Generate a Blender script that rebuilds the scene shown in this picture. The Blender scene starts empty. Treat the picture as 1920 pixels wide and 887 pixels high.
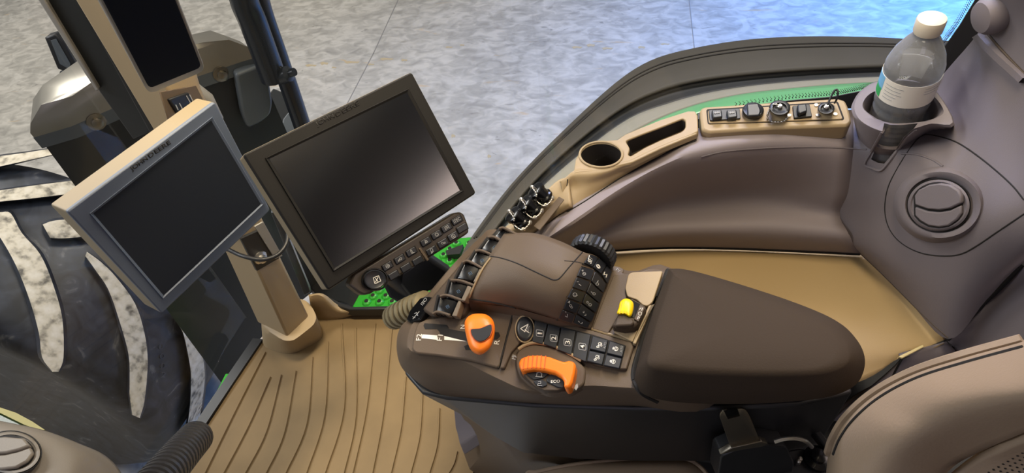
import bpy, bmesh, math
from mathutils import Vector, Matrix
from mathutils.bvhtree import BVHTree
# ------------------------------------------------------------------ camera, world, light
sc = bpy.context.scene
COL = sc.collection
F = 1150.0; CX, CY = 960.0, 443.5; CAM = Vector((0, 0, 1.35))
def basis(yaw=18.0):
    nx, ny = 190.0, 1106.5
    L = math.hypot(nx, ny); t = math.atan2(L, F)
    d = Vector((math.sin(t)*nx/L, -math.sin(t)*ny/L, -math.cos(t)))
    Z = -d; a = Vector((0, 0, -1)); h = (a-Z*a.dot(Z)).normalized(); r = h.cross(Z)
    y = math.radians(yaw)
    return Matrix((math.cos(y)*r-math.sin(y)*h, math.cos(y)*h+math.sin(y)*r, Z))
M = basis()
cd = bpy.data.cameras.new('camera'); cam = bpy.data.objects.new('camera', cd); COL.objects.link(cam)
cam.matrix_world = Matrix.Translation(CAM) @ M.to_4x4()
cd.sensor_width = 36; cd.lens = F/1920*36; cd.clip_start = .02; cd.clip_end = 200
sc.camera = cam
sc.view_settings.view_transform = 'Standard'; sc.view_settings.look = 'None'
sc.view_settings.exposure = 0.0; sc.view_settings.gamma = 1; sc.view_settings.use_curve_mapping = False
w = bpy.data.worlds.new('world'); sc.world = w; w.use_nodes = True
bg = w.node_tree.nodes['Background']; bg.inputs[0].default_value = (1, .97, .93, 1); bg.inputs[1].default_value = .19
def area(name, loc, target, sx, sy, power, col):
    l = bpy.data.lights.new(name, 'AREA'); l.shape = 'RECTANGLE'; l.size = sx; l.size_y = sy; l.energy = power; l.color = col
    o = bpy.data.objects.new(name, l); COL.objects.link(o); o.location = loc
    o.rotation_euler = (Vector(target)-Vector(loc)).to_track_quat('-Z', 'Y').to_euler(); return o
area('hall_lamp', (.5, 4.6, 5.6), (-.1, .8, .3), 2.0, 1.6, 310, (1, .90, .74))
area('hall_lamp_far', (-8, 4, 6.5), (-4.5, 3.0, -1.6), 4.0, 2.0, 560, (1, .97, .92))
dl_ = area('doorway_daylight', (4.8, 8.0, 2.6), (2.5, 5.6, -1.66), 1.6, 1.6, 250, (.0, .26, 1)); dl_.data.spread = math.radians(75)
area('rear_window_daylight', (1.0, .52, 1.15), (0, .50, 1.03), .6, .40, 3.0, (1, .80, .72))
sd_ = area('rear_panel_blue_fill', (-.3, 2.3, 2.5), (.55, .66, .85), .5, .5, 5, (.42, .52, 1)); sd_.data.spread = math.radians(50)  # added narrow fill that tints the rear side panel blue
area('dome_lamp', (.15, .70, 1.64), (.05, .70, .5), .5, .25, 8.5, (1, .84, .60))
fd_ = area('mat_fill_lamp', (-.58, .72, 1.62), (-.68, .84, .0), .2, .15, 3.0, (1, .84, .60)); fd_.data.spread = math.radians(70)  # invented fill lamp that brightens the front of the floor mat
area('windscreen_daylight', (-3.0, .1, 2.4), (-.9, .75, .9), 1.4, 1.0, 60, (.92, .95, 1))
area('left_fill_lamp', (.1, -1.9, 2.0), (.4, .7, .7), 1.2, .8, 7, (.80, .74, 1))  # added cool fill for faces turned to the left, source invented

# ------------------------------------------------------------------ helpers
def ray(px, py): return M @ Vector(((px-CX)/F, -(py-CY)/F, -1))
def W(px, py, z): d = ray(px, py); return CAM + d*((z-CAM.z)/d.z)
def onaxis(px, py, ax, v): d = ray(px, py); return CAM + d*((v-CAM[ax])/d[ax])
def WW(l): return [W(*p) for p in l]
class PL:
    def __init__(s, a=None, b=None, c=None, p=None, n=None):
        if p is None:
            a, b, c = (Vector(q) if isinstance(q, Vector) else W(*q) for q in (a, b, c))
            p = a; n = (b-a).cross(c-a)
        n = n.normalized()
        if n.dot(CAM-p) < 0: n = -n
        s.p, s.n = p, n
    def on(s, px, py, h=0):
        d = ray(px, py); return CAM + d*((s.p+s.n*h-CAM).dot(s.n)/d.dot(s.n))
def lin(c):
    if isinstance(c, str): c = [int(c[i:i+2], 16)/255 for i in (0, 2, 4)]
    return tuple(x/12.92 if x <= .04045 else ((x+.055)/1.055)**2.4 for x in c)
MATS = {}
def mat(name, hexc, rough=.5, metal=0, bump=0, scale=900, var=0, spec=.5, coat=0, emit=None):
    m = bpy.data.materials.new(name); m.use_nodes = True; nt = m.node_tree; b = nt.nodes['Principled BSDF']
    c = lin(hexc); b.inputs['Base Color'].default_value = (*c, 1)
    b.inputs['Roughness'].default_value = rough; b.inputs['Metallic'].default_value = metal
    b.inputs['Specular IOR Level'].default_value = spec; b.inputs['Coat Weight'].default_value = coat
    if bump or var:
        tc = nt.nodes.new('ShaderNodeTexCoord'); ns = nt.nodes.new('ShaderNodeTexNoise')
        ns.inputs['Scale'].default_value = scale; ns.inputs['Detail'].default_value = 3
        nt.links.new(tc.outputs['Object'], ns.inputs['Vector'])
        if bump:
            bp = nt.nodes.new('ShaderNodeBump'); bp.inputs['Strength'].default_value = bump; bp.inputs['Distance'].default_value = .0006
            nt.links.new(ns.outputs['Fac'], bp.inputs['Height']); nt.links.new(bp.outputs['Normal'], b.inputs['Normal'])
        if var:
            n2 = nt.nodes.new('ShaderNodeTexNoise'); n2.inputs['Scale'].default_value = 9; n2.inputs['Detail'].default_value = 6
            nt.links.new(tc.outputs['Object'], n2.inputs['Vector'])
            r = nt.nodes.new('ShaderNodeValToRGB'); r.color_ramp.elements[0].position = .3; r.color_ramp.elements[1].position = .75
            r.color_ramp.elements[0].color = (*[x*(1-var) for x in c], 1); r.color_ramp.elements[1].color = (*[min(1, x*(1+var)) for x in c], 1)
            nt.links.new(n2.outputs['Fac'], r.inputs['Fac']); nt.links.new(r.outputs['Color'], b.inputs['Base Color'])
    MATS[name] = m; return m
TAN = mat('tan_plastic', '9c8868', .55, bump=.25)
BRN = mat('brown_plastic', '5a4d40', .55, bump=.25, spec=.25)
BRN2 = mat('brown_plastic_dark', '4a3f35', .55, bump=.25, spec=.25)
GRY = mat('wall_plastic_haze_tint', '6e676a', .6, bump=.3, spec=.3)  # bluish haze over the wall is put into this base colour
FLR = mat('floor_mat_rubber', '786548', .65, bump=.3, var=.12, spec=.25)
PADM = mat('armrest_vinyl', '3b332c', .7, bump=.4, scale=500, spec=.03)
LEA = mat('seat_leather', '8a7865', .5, bump=.4, scale=400)
SEAM = mat('seam_gap', '120f0d', .8)
BLK = mat('black_plastic', '17181b', .45, bump=.15)
BLKG = mat('black_gloss', '0c0d10', .2)
KEY = mat('key_black', '1b1e24', .4)
DKB = mat('dark_brown_frame', '3b332b', .4)
BEZ = mat('bezel_grey', '201f1e', .55, bump=.2, spec=.15)
BEZ2 = mat('bezel_slate', '565f70', .5, bump=.2)
SCR = mat('screen_glass', '07080d', .16, spec=1.0)
MATS['screen_glass'].node_tree.nodes['Principled BSDF'].inputs['IOR'].default_value = 1.75
SCR2 = mat('screen_matte', '232730', .5, spec=.25)
SIDE = mat('tan_display_shell', '7d7058', .5, bump=.1)
RIM = mat('grey_display_rim', '8f8b84', .4)
WHT = mat('white_print', 'e6e2d8', .6)
WHT2 = mat('grey_print', '9a9a9a', .6)
ORG = mat('orange_plastic', 'f07a14', .42, bump=.1)
YEL = mat('yellow_plastic', 'e6c400', .4)
CHR = mat('chrome', 'cfcbc3', .35, metal=1)
STL = mat('steel', '8c8578', .35, metal=1)
LID = mat('brushed_lid', '9a958a', .32, metal=.8, var=.1)
CAS = mat('casing_paint', '191c1e', .45, bump=.2, var=.2)
CAS2 = mat('casing_grey', '4f555a', .45, bump=.1, var=.1)
TUB = mat('black_tube_paint', '1c2026', .25)
GRN = mat('green_paint', '2fa32c', .35)
GRND = mat('green_fender_paint', '62a272', .25)
FEN = mat('fender_plastic', '423f3a', .6, bump=.3, var=.06, spec=.25)
GRW = mat('wall_plastic_lightened', '857c7e', .6, bump=.3, spec=.3)  # same wall plastic, lightened in place of light missing from the recess
TANC = mat('tan_cover_plastic', 'b0976c', .55, bump=.25, spec=.3)
RUB = mat('black_rubber', '14171a', .6, bump=.2, var=.3)
STR = mat('grey_strip', '7e7c72', .6)
LAB = mat('bottle_label', 'd9d3c8', .6)
LABG = mat('label_green', '2a9a52', .6)
LABB = mat('label_blue', '6fa8cc', .6)
CAP = mat('bottle_cap', 'cfc4b0', .5)
DASH = mat('dash_plastic', '7f776d', .55, bump=.3)
HOSE = mat('black_hose', '26262a', .4)
CON = mat('tan_conduit', '8d805f', .5)
YST = mat('yellow_stripe', '8f8430', .5)
TAB = mat('tan_tab', 'd8c690', .5)
HEAD = mat('headliner', 'b8aea0', .9)
def glassmat(name, tint, gloss, rough=.02, sheen_mix=0):
    m = bpy.data.materials.new(name); m.use_nodes = True; nt = m.node_tree
    for n in list(nt.nodes): nt.nodes.remove(n)
    o = nt.nodes.new('ShaderNodeOutputMaterial'); mx = nt.nodes.new('ShaderNodeMixShader')
    t = nt.nodes.new('ShaderNodeBsdfTransparent'); t.inputs[0].default_value = (*tint, 1)
    g = nt.nodes.new('ShaderNodeBsdfGlossy'); g.inputs['Roughness'].default_value = rough
    fr = nt.nodes.new('ShaderNodeFresnel'); fr.inputs[0].default_value = 1.45
    mu = nt.nodes.new('ShaderNodeMath'); mu.operation = 'MULTIPLY'; mu.inputs[1].default_value = gloss
    nt.links.new(fr.outputs[0], mu.inputs[0]); nt.links.new(mu.outputs[0], mx.inputs[0])
    nt.links.new(t.outputs[0], mx.inputs[1]); nt.links.new(g.outputs[0], mx.inputs[2])
    if sheen_mix:
        df = nt.nodes.new('ShaderNodeBsdfDiffuse'); df.inputs[0].default_value = (.9, .9, .9, 1); m2 = nt.nodes.new('ShaderNodeMixShader'); m2.inputs[0].default_value = sheen_mix
        nt.links.new(mx.outputs[0], m2.inputs[1]); nt.links.new(df.outputs[0], m2.inputs[2]); mx = m2
    nt.links.new(mx.outputs[0], o.inputs[0])
    return m
GLS = glassmat('window_glass', (.98, .985, .985), .05)
PET = glassmat('clear_pet', (.97, .98, .98), 1.1, .06, .15)  # white diffuse share paints in the reflections that whiten the bottle
def watermat():
    m = bpy.data.materials.new('water'); m.use_nodes = True; b = m.node_tree.nodes['Principled BSDF']
    b.inputs['Base Color'].default_value = (.95, .97, .97, 1); b.inputs['Transmission Weight'].default_value = 1
    b.inputs['Roughness'].default_value = .05; b.inputs['IOR'].default_value = 1.33; return m
WAT = glassmat('water_surface', (.93, .96, .97), 1.0, .03)
def concrete():
    m = bpy.data.materials.new('stained_concrete'); m.use_nodes = True; nt = m.node_tree; b = nt.nodes['Principled BSDF']
    tc = nt.nodes.new('ShaderNodeTexCoord')
    def noise(sc_, det, dist=0, stretch=None):
        n = nt.nodes.new('ShaderNodeTexNoise'); n.inputs['Scale'].default_value = sc_; n.inputs['Detail'].default_value = det; n.inputs['Distortion'].default_value = dist
        if stretch:
            mp = nt.nodes.new('ShaderNodeMapping'); mp.inputs['Scale'].default_value = stretch; nt.links.new(tc.outputs['Object'], mp.inputs['Vector']); nt.links.new(mp.outputs[0], n.inputs['Vector'])
        else: nt.links.new(tc.outputs['Object'], n.inputs['Vector'])
        return n
    def ramp(n, stops):
        r = nt.nodes.new('ShaderNodeValToRGB'); e = r.color_ramp.elements
        e[0].position, e[0].color = stops[0][0], (*lin(stops[0][1]), 1); e[1].position, e[1].color = stops[-1][0], (*lin(stops[-1][1]), 1)
        for p, c in stops[1:-1]: k = e.new(p); k.color = (*lin(c), 1)
        nt.links.new(n.outputs['Fac'], r.inputs['Fac']); return r
    def mix(a, b_, fac, mode='MIX'):
        x = nt.nodes.new('ShaderNodeMixRGB'); x.blend_type = mode
        if hasattr(fac, 'outputs'): nt.links.new(fac.outputs[0], x.inputs[0])
        else: x.inputs[0].default_value = fac
        nt.links.new(a.outputs[0], x.inputs[1])
        if isinstance(b_, str): x.inputs[2].default_value = (*lin(b_), 1)
        else: nt.links.new(b_.outputs[0], x.inputs[2])
        return x
    base = ramp(noise(.9, 10, .6), [(.3, 'a5a29b'), (.5, 'b4b0a8'), (.7, 'c4bfb6')])
    fine = ramp(noise(7, 15, .8, (1, 1.4, 1)), [(.32, '827f79'), (.5, 'b0aca4'), (.64, 'd4cfc6')])
    m1 = mix(base, fine, .5)
    pale = ramp(noise(2.3, 8, 1.5), [(.55, '000000'), (.66, 'ffffff')]); m2 = mix(m1, 'cfcbc4', pale)
    m2b = mix(m1, m2, .5)
    dark = ramp(noise(4.1, 6, 2.5, (1, 3, 1)), [(.66, '000000'), (.71, 'ffffff')]); m3 = mix(m2b, '6a6763', dark)
    m3b = mix(m2b, m3, .5)
    yel = ramp(noise(1.7, 5, 1, (1.2, 4, 1)), [(.66, '000000'), (.74, 'ffffff')]); m4 = mix(m3b, 'c9a671', yel); m5 = mix(m3b, m4, .6)
    nt.links.new(m5.outputs[0], b.inputs['Base Color']); b.inputs['Roughness'].default_value = .5
    return m
def treadmat():
    m = bpy.data.materials.new('dusty_lug'); m.use_nodes = True; nt = m.node_tree; b = nt.nodes['Principled BSDF']
    tc = nt.nodes.new('ShaderNodeTexCoord'); n = nt.nodes.new('ShaderNodeTexNoise'); n.inputs['Scale'].default_value = 26; n.inputs['Detail'].default_value = 9
    nt.links.new(tc.outputs['Object'], n.inputs['Vector']); r = nt.nodes.new('ShaderNodeValToRGB'); e = r.color_ramp.elements
    e[0].position = .3; e[0].color = (*lin('6b665c'), 1); e[1].position = .5; e[1].color = (*lin('cfc5b0'), 1); k = e.new(.7); k.color = (*lin('e0d8c8'), 1)
    nt.links.new(n.outputs['Fac'], r.inputs['Fac']); nt.links.new(r.outputs['Color'], b.inputs['Base Color']); b.inputs['Roughness'].default_value = .9; return m
def tyremat():
    m = bpy.data.materials.new('tyre_rubber'); m.use_nodes = True; nt = m.node_tree; b = nt.nodes['Principled BSDF']
    tc = nt.nodes.new('ShaderNodeTexCoord'); n = nt.nodes.new('ShaderNodeTexNoise'); n.inputs['Scale'].default_value = 9; n.inputs['Detail'].default_value = 8; n.inputs['Distortion'].default_value = 1.4
    nt.links.new(tc.outputs['Object'], n.inputs['Vector']); r = nt.nodes.new('ShaderNodeValToRGB'); e = r.color_ramp.elements
    e[0].position = .35; e[0].color = (*lin('1c1f25'), 1); e[1].position = .62; e[1].color = (*lin('343842'), 1); k = e.new(.75); k.color = (*lin('777777'), 1)
    nt.links.new(n.outputs['Fac'], r.inputs['Fac']); nt.links.new(r.outputs['Color'], b.inputs['Base Color']); b.inputs['Roughness'].default_value = .5; return m
CONC, LUG, TYR = concrete(), treadmat(), tyremat()

def finish(name, me, m, parent=None, smooth=True, bevel=0, seg=2, ang=40):
    for o_ in (me,):
        if m: me.materials.append(m)
    ob = bpy.data.objects.new(name, me); COL.objects.link(ob)
    if smooth:
        me.polygons.foreach_set('use_smooth', [True]*len(me.polygons))
        try: me.set_sharp_from_angle(angle=math.radians(ang))
        except Exception: pass
    if bevel:
        b = ob.modifiers.new('b', 'BEVEL'); b.width = bevel; b.segments = seg; b.limit_method = 'ANGLE'; b.angle_limit = math.radians(35); b.harden_normals = False
    if parent: ob.parent = parent; ob.matrix_parent_inverse = parent.matrix_world.inverted() if parent.type != 'EMPTY' else Matrix.Translation(-parent.location)
    return ob
def bm_obj(name, bm, m, parent=None, **k):
    bmesh.ops.recalc_face_normals(bm, faces=bm.faces[:])
    me = bpy.data.meshes.new(name); bm.to_mesh(me); bm.free(); return finish(name, me, m, parent, **k)
def empty(name, loc, label, cat, group=None, kind=None):
    o = bpy.data.objects.new(name, None); COL.objects.link(o); o.location = loc; o.empty_display_size = .05
    tag(o, label, cat, group, kind); return o
def tag(o, label=None, cat=None, group=None, kind=None):
    if label: o['label'] = label
    if cat: o['category'] = cat
    if group: o['group'] = group
    if kind: o['kind'] = kind
    return o
def cr(pts, n=8, closed=False):
    P = [Vector(p) for p in pts]; N = len(P); out = []
    for i in range(N if closed else N-1):
        if closed: a, b, c, d = P[i-1], P[i], P[(i+1) % N], P[(i+2) % N]
        else:
            b, c = P[i], P[i+1]; a = P[i-1] if i else b*2-c; d = P[i+2] if i+2 < N else c*2-b
        for k in range(n):
            t = k/n; out.append(.5*((2*b)+(c-a)*t+(2*a-5*b+4*c-d)*t*t+(3*b-a-3*c+d)*t**3))
    if not closed: out.append(P[-1].copy())
    return out
def v2(l): return [Vector(p) for p in l]
def rnd(poly, r, n=4):
    P = [Vector(p) for p in poly]; N = len(P); out = []
    for i in range(N):
        a, b, c = P[i-1], P[i], P[(i+1) % N]
        u, v = (a-b), (c-b); k = min(r, u.length*.45, v.length*.45)
        p, q = b+u.normalized()*k, b+v.normalized()*k
        for j in range(n+1):
            t = j/n; out.append(p*(1-t)**2+b*2*t*(1-t)+q*t*t)
    return out
def resamp(pts, n):
    P = [Vector(p) for p in pts]; P.append(P[0].copy()); L = [0]
    for i in range(1, len(P)): L.append(L[-1]+(P[i]-P[i-1]).length)
    out = []; j = 0
    for k in range(n):
        s = L[-1]*k/n
        while L[j+1] < s: j += 1
        t = (s-L[j])/max(1e-9, L[j+1]-L[j]); out.append(P[j].lerp(P[j+1], t))
    return out
def bprism(bm, top, vec):
    a = [bm.verts.new(p) for p in top]; b = [bm.verts.new(Vector(p)+vec) for p in top]; n = len(a)
    bm.faces.new(a); bm.faces.new(b[::-1])
    for i in range(n): bm.faces.new((a[i], b[i], b[(i+1) % n], a[(i+1) % n]))
def prism(name, top, vec, m, parent=None, bevel=0, smooth=True, **k):
    bm = bmesh.new(); bprism(bm, top, vec); return bm_obj(name, bm, m, parent, bevel=bevel, smooth=smooth, **k)
def plate(name, poly, pl, h0, h1, m, parent=None, bevel=.0008, r=0, **k):
    if r: poly = rnd([Vector(p) for p in poly], r)
    top = [pl.on(p[0], p[1], h1) for p in poly]
    return prism(name, top, -pl.n*(h1-h0), m, parent, bevel, **k)
def plates(name, polys, pl, h0, h1, m, parent=None, r=0, bevel=0):
    bm = bmesh.new()
    for poly in polys:
        if r: poly = rnd([Vector(p) for p in poly], r)
        bprism(bm, [pl.on(p[0], p[1], h1) for p in poly], -pl.n*(h1-h0))
    return bm_obj(name, bm, m, parent, bevel=bevel)
def loft(name, rings, m, parent=None, cap=True, closed=True, n=None, bevel=0, ang=60, **k):
    if n: rings = [resamp(r, n) for r in rings]
    bm = bmesh.new(); V = [[bm.verts.new(p) for p in r] for r in rings]
    for a, b in zip(V, V[1:]):
        N = len(a)
        for i in range(N if closed else N-1):
            try: bm.faces.new((a[i], a[(i+1) % N], b[(i+1) % N], b[i]))
            except ValueError: pass
    if cap: bm.faces.new(V[0][::-1]); bm.faces.new(V[-1])
    return bm_obj(name, bm, m, parent, bevel=bevel, ang=ang, **k)
def patch(name, rows, m, parent=None, sub=6, thick=.006, down=None, ang=50):
    R = [cr([p if isinstance(p, Vector) else W(*p) for p in r], sub) for r in rows]
    C = [cr([R[i][j] for i in range(len(R))], sub) for j in range(len(R[0]))]
    bm = bmesh.new(); V = [[bm.verts.new(p) for p in c] for c in C]
    for a, b in zip(V, V[1:]):
        for i in range(len(a)-1): bm.faces.new((a[i], b[i], b[i+1], a[i+1]))
    bmesh.ops.recalc_face_normals(bm, faces=bm.faces[:])
    bm.normal_update()
    if sum(f.normal.dot((CAM-f.calc_center_median()).normalized())*f.calc_area() for f in bm.faces) < 0: bmesh.ops.reverse_faces(bm, faces=bm.faces[:])
    me = bpy.data.meshes.new(name); bm.to_mesh(me); bm.free()
    ob = finish(name, me, m, parent, ang=ang)
    s = ob.modifiers.new('s', 'SOLIDIFY'); s.thickness = thick; s.offset = -1
    return ob
def btube(bm, pts, r, n=8, closed=False, cap=True):
    P = [Vector(p) for p in pts]; N = len(P); rs = r if isinstance(r, (list, tuple)) else [r]*N
    prev = None; rings = []
    for i in range(N):
        t = (P[(i+1) % N]-P[i-1]) if closed else (P[min(i+1, N-1)]-P[max(i-1, 0)])
        t = t.normalized() if t.length > 1e-9 else Vector((0, 0, 1))
        if prev is None:
            u = t.orthogonal().normalized()
        else:
            u = (prev-t*prev.dot(t)); u = u.normalized() if u.length > 1e-6 else t.orthogonal().normalized()
        prev = u; v = t.cross(u)
        rings.append([bm.verts.new(P[i]+(u*math.cos(2*math.pi*k/n)+v*math.sin(2*math.pi*k/n))*rs[i]) for k in range(n)])
    for i in range(N if closed else N-1):
        a, b = rings[i], rings[(i+1) % N]
        for k in range(n): bm.faces.new((a[k], a[(k+1) % n], b[(k+1) % n], b[k]))
    if not closed and cap: bm.faces.new(rings[0][::-1]); bm.faces.new(rings[-1])
def tube(name, pts, r, m, parent=None, n=8, closed=False):
    bm = bmesh.new(); btube(bm, pts, r, n, closed); return bm_obj(name, bm, m, parent)
def blathe(bm, prof, o, ax, n=32):
    ax = Vector(ax).normalized(); u = ax.orthogonal().normalized(); v = ax.cross(u); rings = []
    for r, h in prof:
        rings.append([bm.verts.new(Vector(o)+ax*h+(u*math.cos(2*math.pi*k/n)+v*math.sin(2*math.pi*k/n))*max(r, 1e-5)) for k in range(n)])
    for a, b in zip(rings, rings[1:]):
        for k in range(n): bm.faces.new((a[k], a[(k+1) % n], b[(k+1) % n], b[k]))
    bm.faces.new(rings[0][::-1]); bm.faces.new(rings[-1])
def lathe(name, prof, o, ax, m, parent=None, n=32, ang=35):
    bm = bmesh.new(); blathe(bm, prof, o, ax, n); return bm_obj(name, bm, m, parent, ang=ang)
_bv = {}
def bvh(ob):
    if ob.name not in _bv:
        me = ob.data; _bv[ob.name] = BVHTree.FromPolygons([v.co.copy() for v in me.vertices], [tuple(p.vertices) for p in me.polygons])
    return _bv[ob.name]
def hit(px, py, obs, lift=.0):
    d = ray(px, py).normalized(); best = None
    for ob in obs:
        r = bvh(ob).ray_cast(CAM, d)
        if r[0] is not None and (best is None or r[3] < best[3]): best = r
    if best is None: return None
    n = best[1]
    if n.dot(d) > 0: n = -n
    return best[0]+n*lift, n
def seam(name, px, obs, m, parent, r=.0011, lift=-.0003, smooth=True, closed=False):
    P = cr([Vector(p) for p in px], 6, closed) if smooth else [Vector(p) for p in px]
    pts = [h[0] for h in (hit(p[0], p[1], obs, lift) for p in P) if h]
    if len(pts) < 2: print('SEAM MISS', name); return None
    return tube(name, pts, r, m, parent, 6, closed)
def strokes(name, lines, pl, m, parent, wpx=1.3, h=.0004, base=0):
    bm = bmesh.new()
    for L in lines:
        P = [Vector(p) for p in L]
        for a, b in zip(P, P[1:]):
            d = (b-a)
            if d.length < 1e-6: continue
            d.normalize(); q = Vector((-d.y, d.x))*wpx/2; a2, b2 = a-d*wpx*.3, b+d*wpx*.3
            bprism(bm, [pl.on(*p, base+h) for p in (a2+q, b2+q, b2-q, a2-q)], -pl.n*h)
    return bm_obj(name, bm, m, parent, smooth=False)
def circ(cx, cy, r, n=14, a0=0, a1=360, ry=None):
    ry = ry or r
    return [(cx+r*math.cos(math.radians(a0+(a1-a0)*k/n)), cy+ry*math.sin(math.radians(a0+(a1-a0)*k/n))) for k in range(n+1)]
def loc2(c, ang, s, lines):
    ca, sa = math.cos(math.radians(ang)), math.sin(math.radians(ang))
    return [[(c[0]+s*(x*ca-y*sa), c[1]+s*(x*sa+y*ca)) for x, y in L] for L in lines]
def text(name, body, pl, p0, p1, m, parent, hpx=None, h=.0004, base=0, bold=0):
    """p0->p1 baseline start/end in pixels"""
    cu = bpy.data.curves.new('t', 'FONT'); cu.body = body; cu.extrude = 0; cu.offset = bold
    to = bpy.data.objects.new('t', cu); COL.objects.link(to); dg = bpy.context.evaluated_depsgraph_get()
    me = bpy.data.meshes.new_from_object(to.evaluated_get(dg)); bpy.data.objects.remove(to)
    xs = [v.co.x for v in me.vertices]; x0, x1 = min(xs), max(xs); y1 = max(v.co.y for v in me.vertices)
    A, B = pl.on(*p0, base+h), pl.on(*p1, base+h); ex = (B-A); L = ex.length; ex.normalize(); ey = pl.n.cross(ex)
    s = L/(x1-x0); sy = s
    if hpx:
        q = Vector(p1)-Vector(p0); q.normalize(); up = Vector((q.y, -q.x))*hpx
        sy = (pl.on(p0[0]+up.x, p0[1]+up.y, base+h)-A).length/y1
    for v in me.vertices: v.co = A+ex*((v.co.x-x0)*s)+ey*(v.co.y*sy)
    bm = bmesh.new(); bm.from_mesh(me); r = bmesh.ops.extrude_face_region(bm, geom=bm.faces[:])
    bmesh.ops.translate(bm, vec=-pl.n*h, verts=[v for v in r['geom'] if isinstance(v, bmesh.types.BMVert)])
    bpy.data.meshes.remove(me); return bm_obj(name, bm, m, parent, smooth=False)
def boolcut(ob, cutters):
    for c in cutters:
        md = ob.modifiers.new('x', 'BOOLEAN'); md.object = c; md.operation = 'DIFFERENCE'; md.solver = 'EXACT'
    dg = bpy.context.evaluated_depsgraph_get(); dg.update()
    me = bpy.data.meshes.new_from_object(ob.evaluated_get(dg)); ob.modifiers.clear(); ob.data = me
    for c in cutters: bpy.data.objects.remove(c)
    me.polygons.foreach_set('use_smooth', [True]*len(me.polygons))
    try: me.set_sharp_from_angle(angle=math.radians(35))
    except Exception: pass
    return ob
def quad(pts, depth):
    r = [ray(*p) for p in pts]
    # s0 r0 - s1 r1 + s2 r2 = s3 r3
    A = Matrix((r[0], -r[1], r[2])).transposed(); s = A.inverted() @ r[3]
    n = [s[0], s[1], s[2], 1.0]; k = depth*4/sum(n); P = [CAM+ray(*p)*(x*k) for p, x in zip(pts, n)]
    return PL(P[0], P[1], P[2])
def ins(L, c, s): return [(c[0]+(p[0]-c[0])*s, c[1]+(p[1]-c[1])*s) for p in L]
def interp(a, b, t): return (a[0]+(b[0]-a[0])*t, a[1]+(b[1]-a[1])*t)

# ------------------------------------------------------------------ setting: hall floor, glass, cab shell
GZ = -1.66
f_ = prism('floor', [Vector(p) for p in ((-40, -8, GZ), (25, -8, GZ), (25, 40, GZ), (-40, 40, GZ))], Vector((0, 0, -.2)), CONC, smooth=False); tag(f_, kind='structure')
GP = PL(p=Vector((0, 0, GZ)), n=Vector((0, 0, 1)))
tr = strokes('floor_joint', [[(1290, -20), (1302, 90)], [(760, -30), (700, 100), (640, 215)]], GP, mat('joint', '8d8a86', .8), f_, wpx=1.6, h=.002, base=0)
wy = mat('worn_yellow_paint', 'bcab8a', .7)
dsh = []
for k, (x, y, l, t_) in enumerate([(572, 122, 22, 3), (600, 118, 16, 4), (622, 126, 9, 2), (645, 116, 30, 3), (688, 120, 14, 2), (712, 110, 26, 3), (752, 112, 12, 3), (835, 88, 14, 2), (862, 84, 9, 2), (1072, 88, 20, 3), (1100, 84, 16, 4), (1128, 90, 22, 3), (1196, 88, 14, 3), (1238, 82, 18, 2), (846, 254, 8, 5), (914, 292, 7, 5)]):
    dsh.append([(x, y), (x+l*.3, y-t_*.6), (x+l*.7, y-t_*.2), (x+l, y-t_*.1), (x+l*.85, y+t_*.8), (x+l*.5, y+t_*.5), (x+l*.2, y+t_)])
plates('paint_remnant', dsh, GP, 0, .0015, wy, f_)
# right side glass
sill = [(640, 575, .12), (760, 560, .30), (880, 470, .50), (975, 415, .60), (1050, 350, .645), (1120, 300, .67), (1190, 262, .685), (1312, 212, .70), (1450, 197, .70), (1600, 178, .70), (1700, 168, .70), (1790, 165, .70)]
gb = cr([Vector((-.93, .90, .05)), Vector((-.6, .93, .08))]+[W(p[0], p[1]-3, p[2]) for p in sill[3:]], 5)
bm = bmesh.new(); lo = [bm.verts.new(p) for p in gb]; hi = [bm.verts.new(Vector((p.x, p.y+.03, 1.62))) for p in gb]
for i in range(len(lo)-1): bm.faces.new((lo[i], lo[i+1], hi[i+1], hi[i]))
g_ = bm_obj('window_1', bm, GLS); g_.modifiers.new('s', 'SOLIDIFY').thickness = .005; tag(g_, kind='structure')
g2 = prism('window_2', [Vector((-1.10, .85, .03)), Vector((-1.14, -.9, .03)), Vector((-1.05, -.9, 1.62)), Vector((-1.02, .80, 1.62))], Vector((-.006, 0, 0)), GLS, smooth=False); tag(g2, kind='structure')
# headliner (roof of the cab)
rf = prism('ceiling', [Vector(p) for p in ((-1.0, -.85, 1.68), (.75, -.85, 1.68), (.75, .95, 1.68), (-1.0, .95, 1.68))], Vector((0, 0, .06)), HEAD, bevel=.02); tag(rf, kind='structure')
hb = prism('trim_7', [Vector(p) for p in ((.78, -.85, 1.38), (.86, -.85, 1.38), (.86, .95, 1.38), (.78, .95, 1.38))], Vector((0, 0, .30)), BLK, bevel=.02); tag(hb, kind='structure')
wo = prism('wall_outer', [Vector(p) for p in ((.08, 1.0, .63), (1.4, 1.0, .63), (1.4, 1.02, .63), (.08, 1.02, .63))], Vector((0, 0, -.8)), BLK); tag(wo, kind='structure')
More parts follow.
